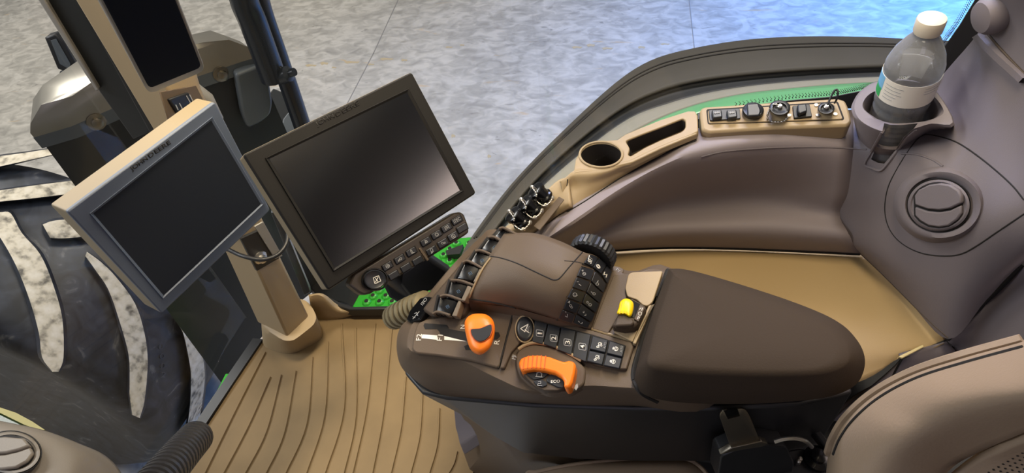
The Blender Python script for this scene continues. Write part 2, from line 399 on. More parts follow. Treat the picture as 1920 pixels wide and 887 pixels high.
# printed black border with dotted edge on the glass
fb = PL(p=W(1600, 172, .715), n=Vector((0.06, -1, .05)))
frit = plate('trim_1', [(1400, 200), (1480, 189), (1560, 182), (1610, 172), (1640, 166), (1700, 150), (1752, 112), (1776, 82), (1800, 48), (1829, 0), (1840, -20), (1872, -20), (1870, 10), (1862, 62), (1818, 108), (1785, 150), (1745, 190), (1600, 203), (1400, 212)], fb, -.002, .0, BLK, bevel=0); tag(frit, kind='structure')
dots = []
ed = cr(v2([(1380, 200), (1480, 186), (1560, 179), (1612, 169), (1650, 160), (1700, 145), (1750, 108), (1774, 78), (1798, 44), (1828, -6)]), 14)
for i, p in enumerate(ed):
    q = ed[min(i+1, len(ed)-1)]-ed[max(i-1, 0)]; q.normalize(); nrm = Vector((q.y, -q.x))
    for k in range(3):
        c = p+nrm*(1.5+k*3)+q*(k % 2)*1.7; s = 1.25-.3*k; dots.append([(c.x-s, c.y), (c.x, c.y-s), (c.x+s, c.y), (c.x, c.y+s)])
d_ = plates('dotted_edge', dots, fb, -.002, 0, BLK, frit)

# ------------------------------------------------------------------ outside: rear fender
fend = empty('rear_fender', W(1300, 130, .45), 'grey and green tractor rear fender curving outside the side window', 'fender')
fo = [(860, 500), (880, 452), (960, 345), (1050, 252), (1150, 160), (1220, 115), (1300, 92), (1400, 76), (1500, 70), (1600, 70), (1700, 74), (1840, 84), (2150, 130)]
fi = [(895, 480), (925, 432), (1000, 340), (1085, 262), (1170, 200), (1240, 168), (1310, 150), (1400, 138), (1500, 130), (1600, 125), (1700, 122), (1840, 124), (2150, 160)]
fk = [(905, 480), (935, 440), (1010, 357), (1095, 283), (1180, 222), (1250, 195), (1318, 176), (1400, 162), (1500, 152), (1600, 146), (1700, 143), (1840, 143), (2150, 178)]
fs = [(935, 480), (955, 445), (1035, 360), (1125, 285), (1205, 238), (1260, 212), (1320, 192), (1400, 175), (1500, 164), (1600, 156), (1700, 153), (1840, 153), (2150, 188)]
fg = [(965, 480), (990, 440), (1060, 372), (1160, 290), (1230, 250), (1290, 220), (1340, 208), (1410, 205), (1500, 200), (1600, 195), (1700, 190), (1840, 190), (2150, 215)]
def zz(l, z, dz=0): return [(p[0], p[1], z+dz*i) for i, p in enumerate(l)]
patch('fender_extension', [[(p[0], p[1]+1, z) for p, z in zip(fo, [.36]*13)], zz(fo, .44), [((a[0]*.5+b[0]*.5), (a[1]*.5+b[1]*.5), .49) for a, b in zip(fo, fi)], zz(fi, .50)], FEN, fend, sub=5)
patch('rubber_seal', [zz(fi, .495), zz([interp(a, b, .5) for a, b in zip(fi, fk)], .485), zz(fk, .50)], RUB, fend, sub=4)
patch('grey_strip', [zz(fk, .505), zz(fs, .51)], STR, fend, sub=4)
patch('green_panel', [zz(fs, .51), zz([interp(a, b, .6) for a, b in zip(fs, fg)], .53), zz(fg, .53)], GRND, fend, sub=4)
fe = [c for c in fend.children if c.name == 'fender_extension'][0]
for off in (.22, .32):
    seam('groove', [interp(a, b, off) for a, b in zip(fo, fi)][1:-1], [fe], SEAM, fend, r=.0028, lift=.0005)

# ------------------------------------------------------------------ tractor front tyre
TC = Vector((-2.80, 1.25, GZ+.83)); TR = .79; TWd = .40
wheel = empty('front_wheel', (TC.x, TC.y, GZ), 'dusty black tractor tyre with pale worn lugs outside the windscreen', 'wheel')
prof = [(.42, -.34), (.60, -.38), (.68, -.385), (.725, -.36), (.745, -.30), (.752, -.15), (.755, 0), (.752, .15), (.745, .30), (.725, .36), (.68, .385), (.60, .38), (.42, .34)]
prof = [(r*TR/.79, h) for r, h in prof]
tyre = lathe('tyre', prof, TC, (0, 1, 0), TYR, wheel, n=96, ang=60)
lathe('rim', [(.05, -.20), (.20, -.20), (.34, -.24), (.43, -.30), (.43, .30), (.34, .24), (.05, .2)], TC, (0, 1, 0), mat('rim_yellow', 'c9a80c', .4), wheel, n=48)
def oncyl(px, py, R):
    d = ray(px, py); o = CAM-TC; a = d.x**2+d.z**2; b = 2*(o.x*d.x+o.z*d.z); c = o.x**2+o.z**2-R*R; D = b*b-4*a*c
    if D < 0: t = -b/(2*a)
    else: t = (-b-math.sqrt(D))/(2*a)
    return CAM+d*t
lugs = [([(0, 398), (20, 400), (41, 437), (76, 478), (101, 538), (117, 599), (119, 670), (110, 697)], [(-40, 420), (-15, 430), (0, 445), (30, 498), (56, 564), (73, 625), (79, 670), (98, 697)]),
 ([(163, 472), (190, 492), (218, 520), (253, 569), (271, 625), (277, 680), (271, 751), (262, 784)], [(160, 480), (180, 508), (203, 543), (223, 599), (241, 665), (243, 720), (243, 741), (248, 778)]),
 ([(330, 585), (352, 620), (368, 645), (380, 670), (384, 705), (381, 741), (375, 785), (368, 830)], [(325, 594), (335, 610), (345, 630), (357, 690), (358, 720), (357, 751), (352, 795), (345, 830)]),
 ([(-60, 303), (0, 293), (50, 286), (99, 278), (150, 270), (190, 266)], [(-60, 324), (0, 312), (50, 301), (104, 289), (155, 281), (195, 278)]),
 ([(-60, 366), (0, 357), (70, 347), (141, 338), (190, 332), (240, 327)], [(-60, 386), (0, 378), (60, 372), (117, 365), (180, 357), (240, 348)]),
 ([(80, 421), (100, 414), (140, 410), (190, 404), (240, 400)], [(94, 446), (115, 447), (145, 445), (190, 440), (240, 436)]),
 ([(-70, 560), (-45, 600), (-30, 650), (-25, 720), (-30, 800)], [(-110, 560), (-90, 600), (-70, 650), (-60, 720), (-60, 800)])]
for A, B in lugs:
    k = 8; a = resamp(A, 40)[:0] or cr(v2(A), 4); b = cr(v2(B), 4)
    bm = bmesh.new(); rows = []
    for p, q in zip(a, b):
        row = []
        for t in (-.16, 0, 1, 1.16):
            u = p.lerp(q, t); R = TR if t in (0, 1) else TR-.05; row.append(bm.verts.new(oncyl(u.x, u.y, R)))
        rows.append(row)
    for r0, r1 in zip(rows, rows[1:]):
        for j in range(3): bm.faces.new((r0[j], r0[j+1], r1[j+1], r1[j]))
    for r0 in (rows[0], rows[-1]): bm.faces.new(r0)
    me = bpy.data.meshes.new('lug'); bmesh.ops.recalc_face_normals(bm, faces=bm.faces[:])
    for f in bm.faces: f.material_index = 0
    sides = [f for f in bm.faces]
    bm.to_mesh(me); bm.free(); ob = finish('lug', me, LUG, wheel, smooth=False); me.materials.append(TYR)
    nr = len(rows)-1
    for i, p in enumerate(me.polygons): p.material_index = 0 if (i < nr*3 and i % 3 == 1) else 1
# moulded characters on the tyre shoulder
for ch, (x, y) in zip('0002', [(301, 650), (303, 668), (304, 686), (305, 703)]):
    c = oncyl(x, y, .765); nn = Vector((c.x-TC.x, 0, c.z-TC.z)).normalized(); text('moulded_text', ch, PL(p=c, n=nn), (x-4, y+5), (x+5, y+5), mat('tyre_text', '3a3d45', .5) if ch == '2' else TYR, wheel, hpx=10, h=.004)

# ------------------------------------------------------------------ exhaust casing outside the front corner
cas = empty('exhaust_casing', W(415, 715, -.4), 'tall black exhaust casing with domed metal lid outside the corner post', 'exhaust')
back = Vector((-.28, .42, 0))
t0 = WW([(72, 256, .60), (140, 236, .60), (240, 192, .60), (340, 155, .60), (400, 135, .60), (450, 118, .60), (478, 110, .60)])
tp = t0+[t0[-1]+Vector((-.04, .03, 0)), t0[-1]+Vector((-.10, .06, 0)), t0[0]+Vector((-.06, .24, 0)), t0[0]+Vector((-.08, .10, 0))]
b0 = [W(415, 718, -.40), W(430, 700, -.40), W(470, 655, -.4), W(520, 600, -.4), W(570, 560, -.4), W(620, 520, -.4), W(650, 505, -.4)]
bp_ = b0+[b0[-1]+Vector((-.04, .03, 0)), b0[-1]+Vector((-.10, .06, 0)), b0[0]+Vector((-.06, .24, 0)), b0[0]+Vector((-.08, .10, 0))]
body = loft('casing_body', [tp, [a.lerp(b, .5) for a, b in zip(tp, bp_)], bp_], CAS, cas, ang=30)
cen = sum(tp, Vector())/len(tp)
def sc_(l, s, dz): return [cen+(p-cen)*s+Vector((0, 0, dz)) for p in l]
loft('lid', [sc_(tp, 1.03, -.005), sc_(tp, 1.03, .015), sc_(tp, .985, .035), sc_(tp, .84, .065), sc_(tp, .6, .075), sc_(tp, .2, .078)], LID, cas, ang=28)
loft('lid_band', [sc_(tp, 1.035, -.03), sc_(tp, 1.035, .002)], CAS2, cas)
for x, y in ((233, 202), (415, 138), (413, 273), (462, 165), (180, 228)):
    h = hit(x, y, [body], .0)
    if h: lathe('bolt', [(.022, 0), (.022, .004), (.013, .006), (.013, .014), (.008, .016)], h[0], h[1], STL if x < 420 else CAS2, cas, n=12)
h = hit(430, 200, [body], .004)
pn = PL(p=h[0], n=h[1])
plate('curved_shroud', [(442, 140), (500, 118), (512, 195), (508, 215), (490, 230), (465, 242), (455, 215)], pn, 0, .03, CAS2, cas, bevel=.012, r=8)
h2 = PL(p=W(540, 200, .25), n=Vector((.3, -.5, .8)))
plate('bracket_plate', [(478, 210), (512, 165), (562, 186), (572, 225), (520, 262), (490, 250)], h2, -.02, 0, CAS, cas, bevel=.004)
plate('bracket_gusset', [(531, 222), (556, 190), (574, 222), (560, 260), (520, 262)], h2, 0, .02, CAS2, cas, bevel=.004)
tube('wiring', cr([h2.on(*p, .012) for p in ((482, 208), (500, 214), (512, 222), (520, 240), (528, 262))], 5), .006, STL, cas)
# handrail tubes
hr = empty('handrail', W(560, 190, .25), 'black bent double tube handrail outside beside the exhaust casing', 'handrail')
D1 = lambda px, py, y: onaxis(px, py, 1, y)
tube('outer_tube', cr([D1(480, -60, 1.26), D1(489, 10, 1.26), D1(520, 100, 1.26), D1(548, 180, 1.26), D1(575, 260, 1.26)], 6), .024, TUB, hr, 14)
tube('inner_tube', cr([D1(448, -60, 1.2), D1(458, 0, 1.2), D1(474, 40, 1.2), D1(500, 110, 1.2), D1(514, 148, 1.2)], 6), .032, TUB, hr, 14)
lathe('clamp_bolt', [(.02, 0), (.02, .03), (.01, .035), (.01, .05)], D1(524, 144, 1.2), (1, 0, .3), TUB, hr, 12)
# small mirror/work light far left
mr = empty('work_lamp', D1(115, 100, 1.9), 'angular black work lamp seen left of the corner post', 'lamp')
mp = PL(p=D1(115, 100, 1.9), n=Vector((.5, -.8, .2)))
plate('housing', [(83, 70), (104, 64), (120, 80), (147, 128), (141, 139), (108, 130)], mp, -.08, 0, BLK, mr, bevel=.006)
plate('lens', [(95, 76), (105, 73), (132, 120), (130, 130), (112, 120)], mp, 0, .004, CAS2, mr)
tube('stalk', [D1(120, 135, 1.92), D1(170, 190, 1.85), D1(220, 260, 1.8)], .02, BLK, mr)
# green outside platform
st = empty('step_platform', W(770, 520, -.35), 'bright green perforated step platform outside behind the display keypad', 'step')
SP = PL(p=Vector((0, 0, -.32)), n=Vector((0, 0, 1)))
dk = plate('deck', [(660, 575), (690, 520), (800, 460), (822, 448), (896, 443), (884, 480), (850, 520), (800, 590), (700, 600)], SP, -.04, 0, GRN, st, bevel=.005)
bm = bmesh.new(); bh = bmesh.new()
for i in range(9):
    for j in range(13):
        px = 676+i*24+(j % 2)*12; py = 446+j*11
        if not (py > 575-(px-660)*.62 and py < 578): continue
        if px > 895 or (px > 870 and py > 490): continue
        c = SP.on(px, py); blathe(bm, [(.018, 0), (.015, .006), (.009, .009)], c, (0, 0, 1), 14); blathe(bh, [(.0075, .0085), (.0075, .0098)], c, (0, 0, 1), 10)
bm_obj('grip_bump', bm, GRN, st)['kind'] = 'stuff'; bm_obj('grip_hole', bh, SEAM, st)['kind'] = 'stuff'
plate('black_clip', [(835, 470), (868, 458), (866, 468), (862, 476), (838, 478)], SP, .004, .03, BLK, st)
plate('step_bracket', [(545, 420), (610, 455), (700, 520), (678, 578), (640, 566), (600, 560), (565, 520)], SP, -.12, -.05, CAS, st, bevel=.004)
# green hood side and front frame strip
hd = empty('bonnet', W(400, 770, -.15), 'green bonnet flank showing as a sliver between tyre and floor mat', 'bonnet')
prism('green_flank', WW([(423, 700, -.15), (412, 722, -.15), (388, 765, -.15), (368, 815, -.15), (374, 812, -.12), (400, 775, -.12), (440, 700, -.12)]), Vector((0, 0, -.25)), GRN, hd, bevel=.003)
hd2 = empty('hood_edge', W(30, 795, .3), 'green engine hood edge with dull yellow stripe above the left air vent panel', 'hood')
prism('panel', WW([(-60, 755, .38), (0, 772, .38), (50, 796, .38), (78, 806, .38), (95, 830, .38), (-60, 870, .38)]), Vector((0, 0, -.15)), mat('hood_dark_green', '20381f', .3), hd2, bevel=.005)
prism('stripe', WW([(-60, 745, .384), (0, 764, .384), (30, 774, .384), (60, 790, .384), (84, 806, .384), (72, 806, .384), (45, 796, .384), (0, 774, .384), (-60, 758, .384)]), Vector((0, 0, -.012)), YST, hd2)

# ------------------------------------------------------------------ cab floor mat
MP = PL(p=Vector((0, 0, 0)), n=Vector((0, 0, 1)))
fm = empty('floor_mat', W(700, 750, 0), 'tan ribbed rubber mat covering the cab floor', 'mat')
mo = [(300, 960), (380, 812), (430, 735), (490, 642), (520, 600), (575, 590), (640, 590), (700, 585), (765, 582), (860, 600), (1100, 760), (1250, 870), (1300, 960)]
plate('mat_sheet', mo, MP, -.012, 0, FLR, fm, bevel=0)
ribs = []
def rib(top, bot, mid=None):
    P = cr(v2([top, mid or interp(top, bot, .5), bot]), 6)
    L = [P_-Vector((2.6, 0)) for P_ in P]; R_ = [P_+Vector((2.6, 0)) for P_ in P]; ribs.append(L+R_[::-1])
S = lambda x, y: (350+x/2.713, 560+y/2.713)
for a, m_, b in [((400, 275), (255, 560), (95, 887)), ((425, 400), (315, 650), (190, 887)), ((480, 390), (405, 680), (300, 887)), ((555, 370), (495, 690), (405, 887)), ((640, 300), (610, 640), (505, 887)), ((720, 220), (700, 600), (610, 887)),
  ((790, 130), (800, 560), (705, 887)), ((860, 150), (860, 600), (800, 887)), ((960, 130), (915, 560), (845, 887)), ((1045, 150), (1000, 590), (945, 887)), ((1115, 400), (1090, 660), (1040, 887)), ((1200, 480), (1185, 700), (1140, 887)), ((1285, 560), (1275, 740), (1235, 887)), ((1375, 780), (1360, 840), (1335, 887)), ((1465, 850), (1455, 890), (1440, 940)), ((1540, 850), (1530, 890), (1520, 940)), ((1610, 850), (1605, 890), (1600, 940))]:
    bb = S(*b); mm = S(*m_); ex = (bb[0]+(bb[0]-mm[0])*.35, bb[1]+(bb[1]-mm[1])*.35)
    P = cr(v2([S(*a), mm, bb, ex]), 6); Lp = [p-Vector((2.4, 0)) for p in P]; Rp = [p+Vector((2.4, 0)) for p in P]; ribs.append(Lp+Rp[::-1])
bm = bmesh.new()
for poly in ribs:
    n = len(poly)//2; L = poly[:n]; R_ = poly[n:][::-1]; rows = []
    for l, r in zip(L, R_):
        c0, c1 = MP.on(l.x, l.y), MP.on(r.x, r.y); e = (c1-c0)*.28; up = Vector((0, 0, .0042))
        rows.append([bm.verts.new(c0-Vector((0, 0, .001))), bm.verts.new(c0+e+up), bm.verts.new(c1-e+up), bm.verts.new(c1-Vector((0, 0, .001)))])
    for a, b in zip(rows, rows[1:]):
        for j in range(3): bm.faces.new((a[j], a[j+1], b[j+1], b[j]))
    bm.faces.new(rows[0]); bm.faces.new(rows[-1])
bm_obj('rib', bm, FLR, fm, smooth=False)['kind'] = 'stuff'
# border strips of the cab floor
tube_e = [W(x, y, .008) for x, y in ((300, 950), (378, 806), (430, 728), (492, 636))]
e_ = prism('trim_2', [tube_e[0], tube_e[1], tube_e[2], tube_e[3], tube_e[3]+Vector((-.03, 0, 0)), tube_e[2]+Vector((-.03, 0, 0)), tube_e[1]+Vector((-.03, 0, 0)), tube_e[0]+Vector((-.03, 0, 0))], Vector((0, 0, -.03)), BLK); tag(e_, kind='structure')
e2 = empty('trim_3', W(650, 575, .02), None, None, kind='structure')
patch('sill_moulding', [[(578, 552, .12), (606, 551, .12), (634, 572, .05), (660, 578, .04), (700, 577, .04), (760, 575, .04)], [(580, 560, .12), (602, 559, .12), (632, 582, .05), (660, 586, .035), (700, 585, .035), (760, 582, .035)], [(585, 600, .0), (612, 600, .0), (640, 598, 0), (665, 592, .0), (700, 592, .0), (760, 590, 0)]], TAN, e2, sub=4, thick=.01)
prism('seal', WW([(600, 548, .06), (640, 568, .05), (662, 575, .05), (765, 572, .05), (765, 579, .05), (655, 581, .05), (630, 574, .05)]), Vector((0, 0, -.03)), BLK, e2, bevel=.003)

# ------------------------------------------------------------------ corner post
po = empty('trim_4', W(540, 610, .05), None, None, kind='structure')
def pil(px, py, p0, lean): # point on vertical line family
    return None
bl = [(483, 605), (540, 634), (580, 596)]
mid = [(421, 470), (466, 470), (524, 480)]
base3 = [W(x, y, .10) for x, y in bl]
Lp = [base3[0]]; 
top3 = [onaxis(140, 0, 1, base3[0].y+.00), onaxis(232, 0, 1, base3[1].y+.02), onaxis(330, 0, 1, base3[2].y+.02)]
m3 = [onaxis(255, 190, 1, base3[0].y), onaxis(325, 190, 1, base3[1].y+.01), onaxis(378, 170, 1, base3[2].y+.01)]
q3 = [onaxis(x, y, 1, b.y) for (x, y), b in zip(mid, base3)]
tp2 = [a+(a-b)*.25 for a, b in zip(top3, m3)]
def psec(t): return [t[0], t[0].lerp(t[1], .5), t[1]+(t[0]-t[1])*.08, t[1], t[1]+(t[2]-t[1])*.08, t[1].lerp(t[2], .5), t[2], t[2]+Vector((-.05, .05, 0)), t[0]+Vector((0, .08, 0))]
post = loft('post_cover', [psec(t) for t in (base3, q3, m3, top3, tp2)], TAN, po, bevel=.006, ang=30)
# dark slot with bolt on the lower post
sp_ = PL(q3[1], base3[1], base3[2])
plate('slot', [(452, 448), (492, 430), (524, 484), (482, 508)], sp_, -.005, .002, BLK, po, bevel=0)
lathe('bolt', [(.016, 0), (.016, .004), (.010, .006), (.010, .014), (.006, .016)], sp_.on(487, 482, .002), sp_.n, CHR, po, 12)
plate('light_strip', [(478, 425), (494, 416), (530, 480), (516, 486)], sp_, .002, .006, RIM, po)
ring0 = [(484, 596), (536, 632), (583, 585), (572, 560), (520, 570)]
b1 = [W(x, y, .105) for x, y in rnd(v2([(481, 606), (542, 646), (600, 600), (572, 556), (520, 570)]), 22)]
b2 = [W(x, y, .0) for x, y in rnd(v2([(483, 648), (545, 668), (612, 632), (590, 590), (520, 590)]), 26)]
b3 = [W(x, y, .108) for x, y in rnd(v2([(490, 606), (540, 637), (590, 598), (568, 562), (522, 574)]), 16)]
loft('post_boot', [b2, [a.lerp(b, .75) for a, b in zip(b2, b1)], b1, b3], TAN, po, n=48)
prism('door_seal', [onaxis(507, 398, 1, .93), onaxis(522, 400, 1, .93), onaxis(583, 548, 1, .93), onaxis(570, 556, 1, .93)], Vector((-.01, .02, 0)), TUB, po, bevel=.003)
# connector in the post recess
cp = PL(m3[1], m3[2], top3[1])
plate('recess', [(300, 172), (368, 160), (384, 192), (318, 232)], cp, 0, .003, BRN, po, bevel=.002)
cn = plate('connector', [(318, 186), (354, 173), (366, 196), (334, 212)], cp, .003, .01, BLK, po, bevel=.002)
strokes('connector_pin', [[(330, 197), (334, 206)], [(337, 194), (342, 204)], [(350, 180), (358, 194)], [(356, 178), (362, 190)]], cp, WHT2, po, wpx=1.6, base=.01)
tube('pillar_tube', [onaxis(352, 160, 1, 1.0), onaxis(385, 185, 1, 1.0), onaxis(404, 225, 1, 1.0)], .018, RIM, po, 12)
# windscreen frame pieces left of the post
wf = empty('trim_5', onaxis(200, 150, 1, .80), None, None, kind='structure')
def bar(name, px, y, th, m, par, bev=.003):
    pts = [onaxis(a, b, 1, y) for a, b in px]; return prism(name, pts, Vector((-.01, th, 0)), m, par, bevel=bev)
bar('dark_band', [(78, -20), (148, -20), (162, 20), (287, 246), (250, 262), (186, 172)], base3[0].y+.05, .03, CAS, wf)
bar('pale_strip', [(58, -20), (72, -20), (187, 170), (180, 172)], base3[0].y+.04, .02, RIM, wf)
bar('black_seal', [(134, -20), (146, -20), (290, 244), (281, 250)], base3[0].y+.035, .02, BLK, wf)

# ------------------------------------------------------------------ right side wall trim with its ledge and rear panel
wl = patch('wall_right', [
 [(955, 440, .58), (1000, 432, .60), (1062, 375, .62), (1150, 325, .64), (1230, 288, .655), (1310, 240, .68), (1450, 222, .69), (1600, 205, .68)],
 [(958, 448, .58), (1002, 446, .60), (1063, 397, .635), (1152, 342, .65), (1232, 302, .665), (1312, 256, .69), (1450, 243, .695), (1600, 238, .68)],
 [(968, 458, .58), (1010, 458, .60), (1078, 418, .645), (1160, 362, .66), (1240, 318, .665), (1320, 293, .68), (1450, 278, .68), (1600, 280, .67)],
 [(985, 466, .55), (1025, 464, .55), (1085, 440, .57), (1165, 398, .57), (1245, 370, .57), (1330, 358, .57), (1455, 355, .57), (1590, 360, .59)],
 [(995, 472, .52), (1035, 470, .52), (1092, 448, .53), (1170, 415, .535), (1248, 396, .535), (1340, 389, .535), (1460, 389, .535), (1575, 403, .535)],
 [(1000, 478, .51), (1045, 476, .51), (1105, 456, .52), (1175, 437, .525), (1250, 428, .525), (1345, 424, .525), (1460, 424, .525), (1590, 436, .525)],
 [(1005, 484, .50), (1050, 480, .50), (1115, 464, .50), (1180, 455, .50), (1255, 448, .50), (1350, 446, .50), (1460, 448, .50), (1600, 458, .50)],
 [(1010, 490, .46), (1060, 484, .46), (1125, 472, .455), (1185, 468, .455), (1258, 466, .455), (1350, 467, .455), (1460, 471, .455), (1616, 478, .455)]], GRW, sub=5, thick=.008)
tag(wl, kind='structure')
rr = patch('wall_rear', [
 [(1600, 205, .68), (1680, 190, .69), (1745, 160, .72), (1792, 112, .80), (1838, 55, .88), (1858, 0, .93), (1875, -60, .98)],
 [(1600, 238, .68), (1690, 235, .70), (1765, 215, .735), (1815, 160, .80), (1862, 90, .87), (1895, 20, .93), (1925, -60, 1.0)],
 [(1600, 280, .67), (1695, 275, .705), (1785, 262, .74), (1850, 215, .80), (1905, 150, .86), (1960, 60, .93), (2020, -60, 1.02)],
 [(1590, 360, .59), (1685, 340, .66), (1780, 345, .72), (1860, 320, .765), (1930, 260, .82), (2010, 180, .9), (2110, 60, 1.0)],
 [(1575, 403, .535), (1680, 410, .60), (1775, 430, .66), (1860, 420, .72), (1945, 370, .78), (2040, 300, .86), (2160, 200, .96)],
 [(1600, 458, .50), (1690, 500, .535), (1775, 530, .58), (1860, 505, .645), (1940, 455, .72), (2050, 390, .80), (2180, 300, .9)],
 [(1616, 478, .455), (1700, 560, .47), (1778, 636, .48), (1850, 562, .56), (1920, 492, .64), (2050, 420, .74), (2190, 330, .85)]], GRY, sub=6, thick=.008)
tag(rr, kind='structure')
R = [rr, wl]
# teardrop vent panel seam, upper seams
for nm, px, cl in [('panel_seam', [(1920, 375), (1900, 350), (1870, 322), (1830, 290), (1790, 265), (1745, 253), (1725, 257), (1705, 280), (1680, 320), (1664, 355), (1659, 395), (1668, 430), (1690, 456), (1725, 474), (1765, 480), (1800, 477), (1830, 462), (1870, 435), (1925, 398)], False)]:
    seam(nm, px, R, SEAM, rr, r=.0011)
seam('recess_edge', [(1690, 288), (1720, 290), (1750, 300), (1768, 312)], R, GRY, rr, r=.0016, lift=0)
seam('recess_edge', [(1315, 294), (1360, 284), (1450, 277), (1540, 276), (1625, 280)], R, GRY, wl, r=.0014, lift=0)
seam('lip_gap', [(1130, 471), (1185, 467), (1258, 464), (1350, 465), (1460, 469), (1612, 476)], R, SEAM, wl, r=.0022, lift=.001)
seam('corner_gap', [(1616, 478), (1650, 510), (1700, 560), (1735, 595), (1778, 634)], [rr], BRN2, rr, r=.0014)
# raised strip and knob on the rear pillar
def ribbon(name, px, obs, wd, h, m, par):
    P = cr(v2(px), 6); bm = bmesh.new(); rows = []
    for i, p in enumerate(P):
        t = (P[min(i+1, len(P)-1)]-P[max(i-1, 0)]).normalized(); q = Vector((-t.y, t.x))*wd/2; row = []
        for s, l in ((-1, -.001), (-.7, h), (.7, h), (1, -.001)):
            r_ = hit(p.x+q.x*s, p.y+q.y*s, obs, l)
            if r_: row.append(bm.verts.new(r_[0]))
        if len(row) == 4: rows.append(row)
    for a, b in zip(rows, rows[1:]):
        for j in range(3): bm.faces.new((a[j], a[j+1], b[j+1], b[j]))
    return bm_obj(name, bm, m, par)
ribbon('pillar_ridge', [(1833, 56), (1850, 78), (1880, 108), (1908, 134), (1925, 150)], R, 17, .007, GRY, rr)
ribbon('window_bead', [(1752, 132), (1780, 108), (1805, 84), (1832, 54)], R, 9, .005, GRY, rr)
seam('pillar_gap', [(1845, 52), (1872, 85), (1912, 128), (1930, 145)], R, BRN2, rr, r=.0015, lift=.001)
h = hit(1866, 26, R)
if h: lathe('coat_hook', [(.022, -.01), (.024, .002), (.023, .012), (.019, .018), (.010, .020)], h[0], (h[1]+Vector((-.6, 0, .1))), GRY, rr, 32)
# round air vent
h = hit(1760, 378, R); vn = (h[1]*1.0+Vector((-.1, -.15, .25))).normalized()
vp = PL(p=h[0]+h[1]*.006, n=vn)
vent = empty('air_vent', h[0], 'round taupe air vent set in the teardrop shaped rear side panel', 'vent')
def ringp(name, cx, cy, rx, ry, rw, pl, h0, h1, m, par, a0=0, a1=360):
    o_ = circ(cx, cy, rx, 48, a0, a1, ry); i_ = circ(cx, cy, rx-rw, 48, a0, a1, ry-rw*ry/rx); bm = bmesh.new(); rows = []
    for p, q in zip(o_, i_):
        rows.append([bm.verts.new(pl.on(*p, h0)), bm.verts.new(pl.on(*interp(p, q, .3), h1)), bm.verts.new(pl.on(*interp(p, q, .7), h1)), bm.verts.new(pl.on(*q, h0))])
    for a, b in zip(rows, rows[1:]):
        for j in range(4): bm.faces.new((a[j], a[(j+1) % 4], b[(j+1) % 4], b[j]))
    bmesh.ops.remove_doubles(bm, verts=bm.verts[:], dist=1e-6); return bm_obj(name, bm, m, par, ang=70)
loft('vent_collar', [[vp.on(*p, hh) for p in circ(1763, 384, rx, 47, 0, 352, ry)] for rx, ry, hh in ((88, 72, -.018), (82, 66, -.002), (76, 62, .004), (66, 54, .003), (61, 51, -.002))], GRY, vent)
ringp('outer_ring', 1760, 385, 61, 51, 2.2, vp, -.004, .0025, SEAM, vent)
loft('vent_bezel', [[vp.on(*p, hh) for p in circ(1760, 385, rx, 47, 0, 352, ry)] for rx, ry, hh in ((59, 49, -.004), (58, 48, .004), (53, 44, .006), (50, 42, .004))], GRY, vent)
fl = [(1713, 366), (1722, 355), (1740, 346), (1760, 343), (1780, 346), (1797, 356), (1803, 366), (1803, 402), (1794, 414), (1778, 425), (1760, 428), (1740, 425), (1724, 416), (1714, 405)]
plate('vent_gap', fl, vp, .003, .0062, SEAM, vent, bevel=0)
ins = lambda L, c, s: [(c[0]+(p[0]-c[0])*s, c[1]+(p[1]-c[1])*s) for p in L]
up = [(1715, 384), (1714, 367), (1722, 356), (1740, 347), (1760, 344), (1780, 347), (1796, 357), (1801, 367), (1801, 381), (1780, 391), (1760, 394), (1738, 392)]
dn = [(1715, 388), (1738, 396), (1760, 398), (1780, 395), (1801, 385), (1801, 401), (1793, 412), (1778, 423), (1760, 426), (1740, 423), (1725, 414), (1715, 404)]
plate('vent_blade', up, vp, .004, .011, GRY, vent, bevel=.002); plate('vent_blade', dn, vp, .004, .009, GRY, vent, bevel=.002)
# seat-side top cover (tan tray) and rear base panels
tr_ = patch('storage_cover', [
 [(1000, 470, .45), (1130, 452, .445), (1300, 446, .445), (1450, 450, .445), (1640, 455, .445)],
 [(1000, 540, .455), (1150, 520, .45), (1310, 515, .455), (1480, 520, .455), (1690, 510, .45)],
 [(1000, 600, .455), (1160, 600, .45), (1330, 590, .455), (1520, 590, .455), (1740, 560, .45)],
 [(1000, 660, .45), (1180, 680, .44), (1360, 680, .445), (1560, 660, .45), (1776, 637, .45)],
 [(1000, 720, .40), (1200, 760, .40), (1400, 760, .40), (1600, 720, .42), (1690, 668, .44)]], TANC, sub=6)
tag(tr_, 'tan moulded storage cover between the armrest pad and the side wall', 'cover')
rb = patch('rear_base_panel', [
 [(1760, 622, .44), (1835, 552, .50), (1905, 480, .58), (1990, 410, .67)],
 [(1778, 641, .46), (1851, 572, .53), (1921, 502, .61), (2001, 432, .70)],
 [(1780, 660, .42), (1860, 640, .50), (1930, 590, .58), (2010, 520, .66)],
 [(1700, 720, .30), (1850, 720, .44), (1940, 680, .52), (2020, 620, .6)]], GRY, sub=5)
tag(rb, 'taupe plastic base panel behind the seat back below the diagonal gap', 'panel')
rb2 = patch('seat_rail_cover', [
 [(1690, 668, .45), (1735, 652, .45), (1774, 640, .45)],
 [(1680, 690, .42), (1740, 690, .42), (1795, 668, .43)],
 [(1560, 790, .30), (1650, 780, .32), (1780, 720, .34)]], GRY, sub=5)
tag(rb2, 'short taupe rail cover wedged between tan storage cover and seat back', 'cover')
bp2 = PL((1690, 666, .452), (1735, 646, .452), (1690, 640, .452))
plate('yellow_tab', [(1685, 668), (1730, 646), (1733, 650), (1692, 671)], bp2, -.002, .002, TAB, rb2)
seam('panel_gap', [(1776, 637), (1850, 566), (1920, 496)], [rb, rr], SEAM, rb, r=.004, smooth=False)
seam('panel_gap', [(1778, 641), (1790, 655), (1796, 668)], [rb, rb2], SEAM, rb, r=.0015)
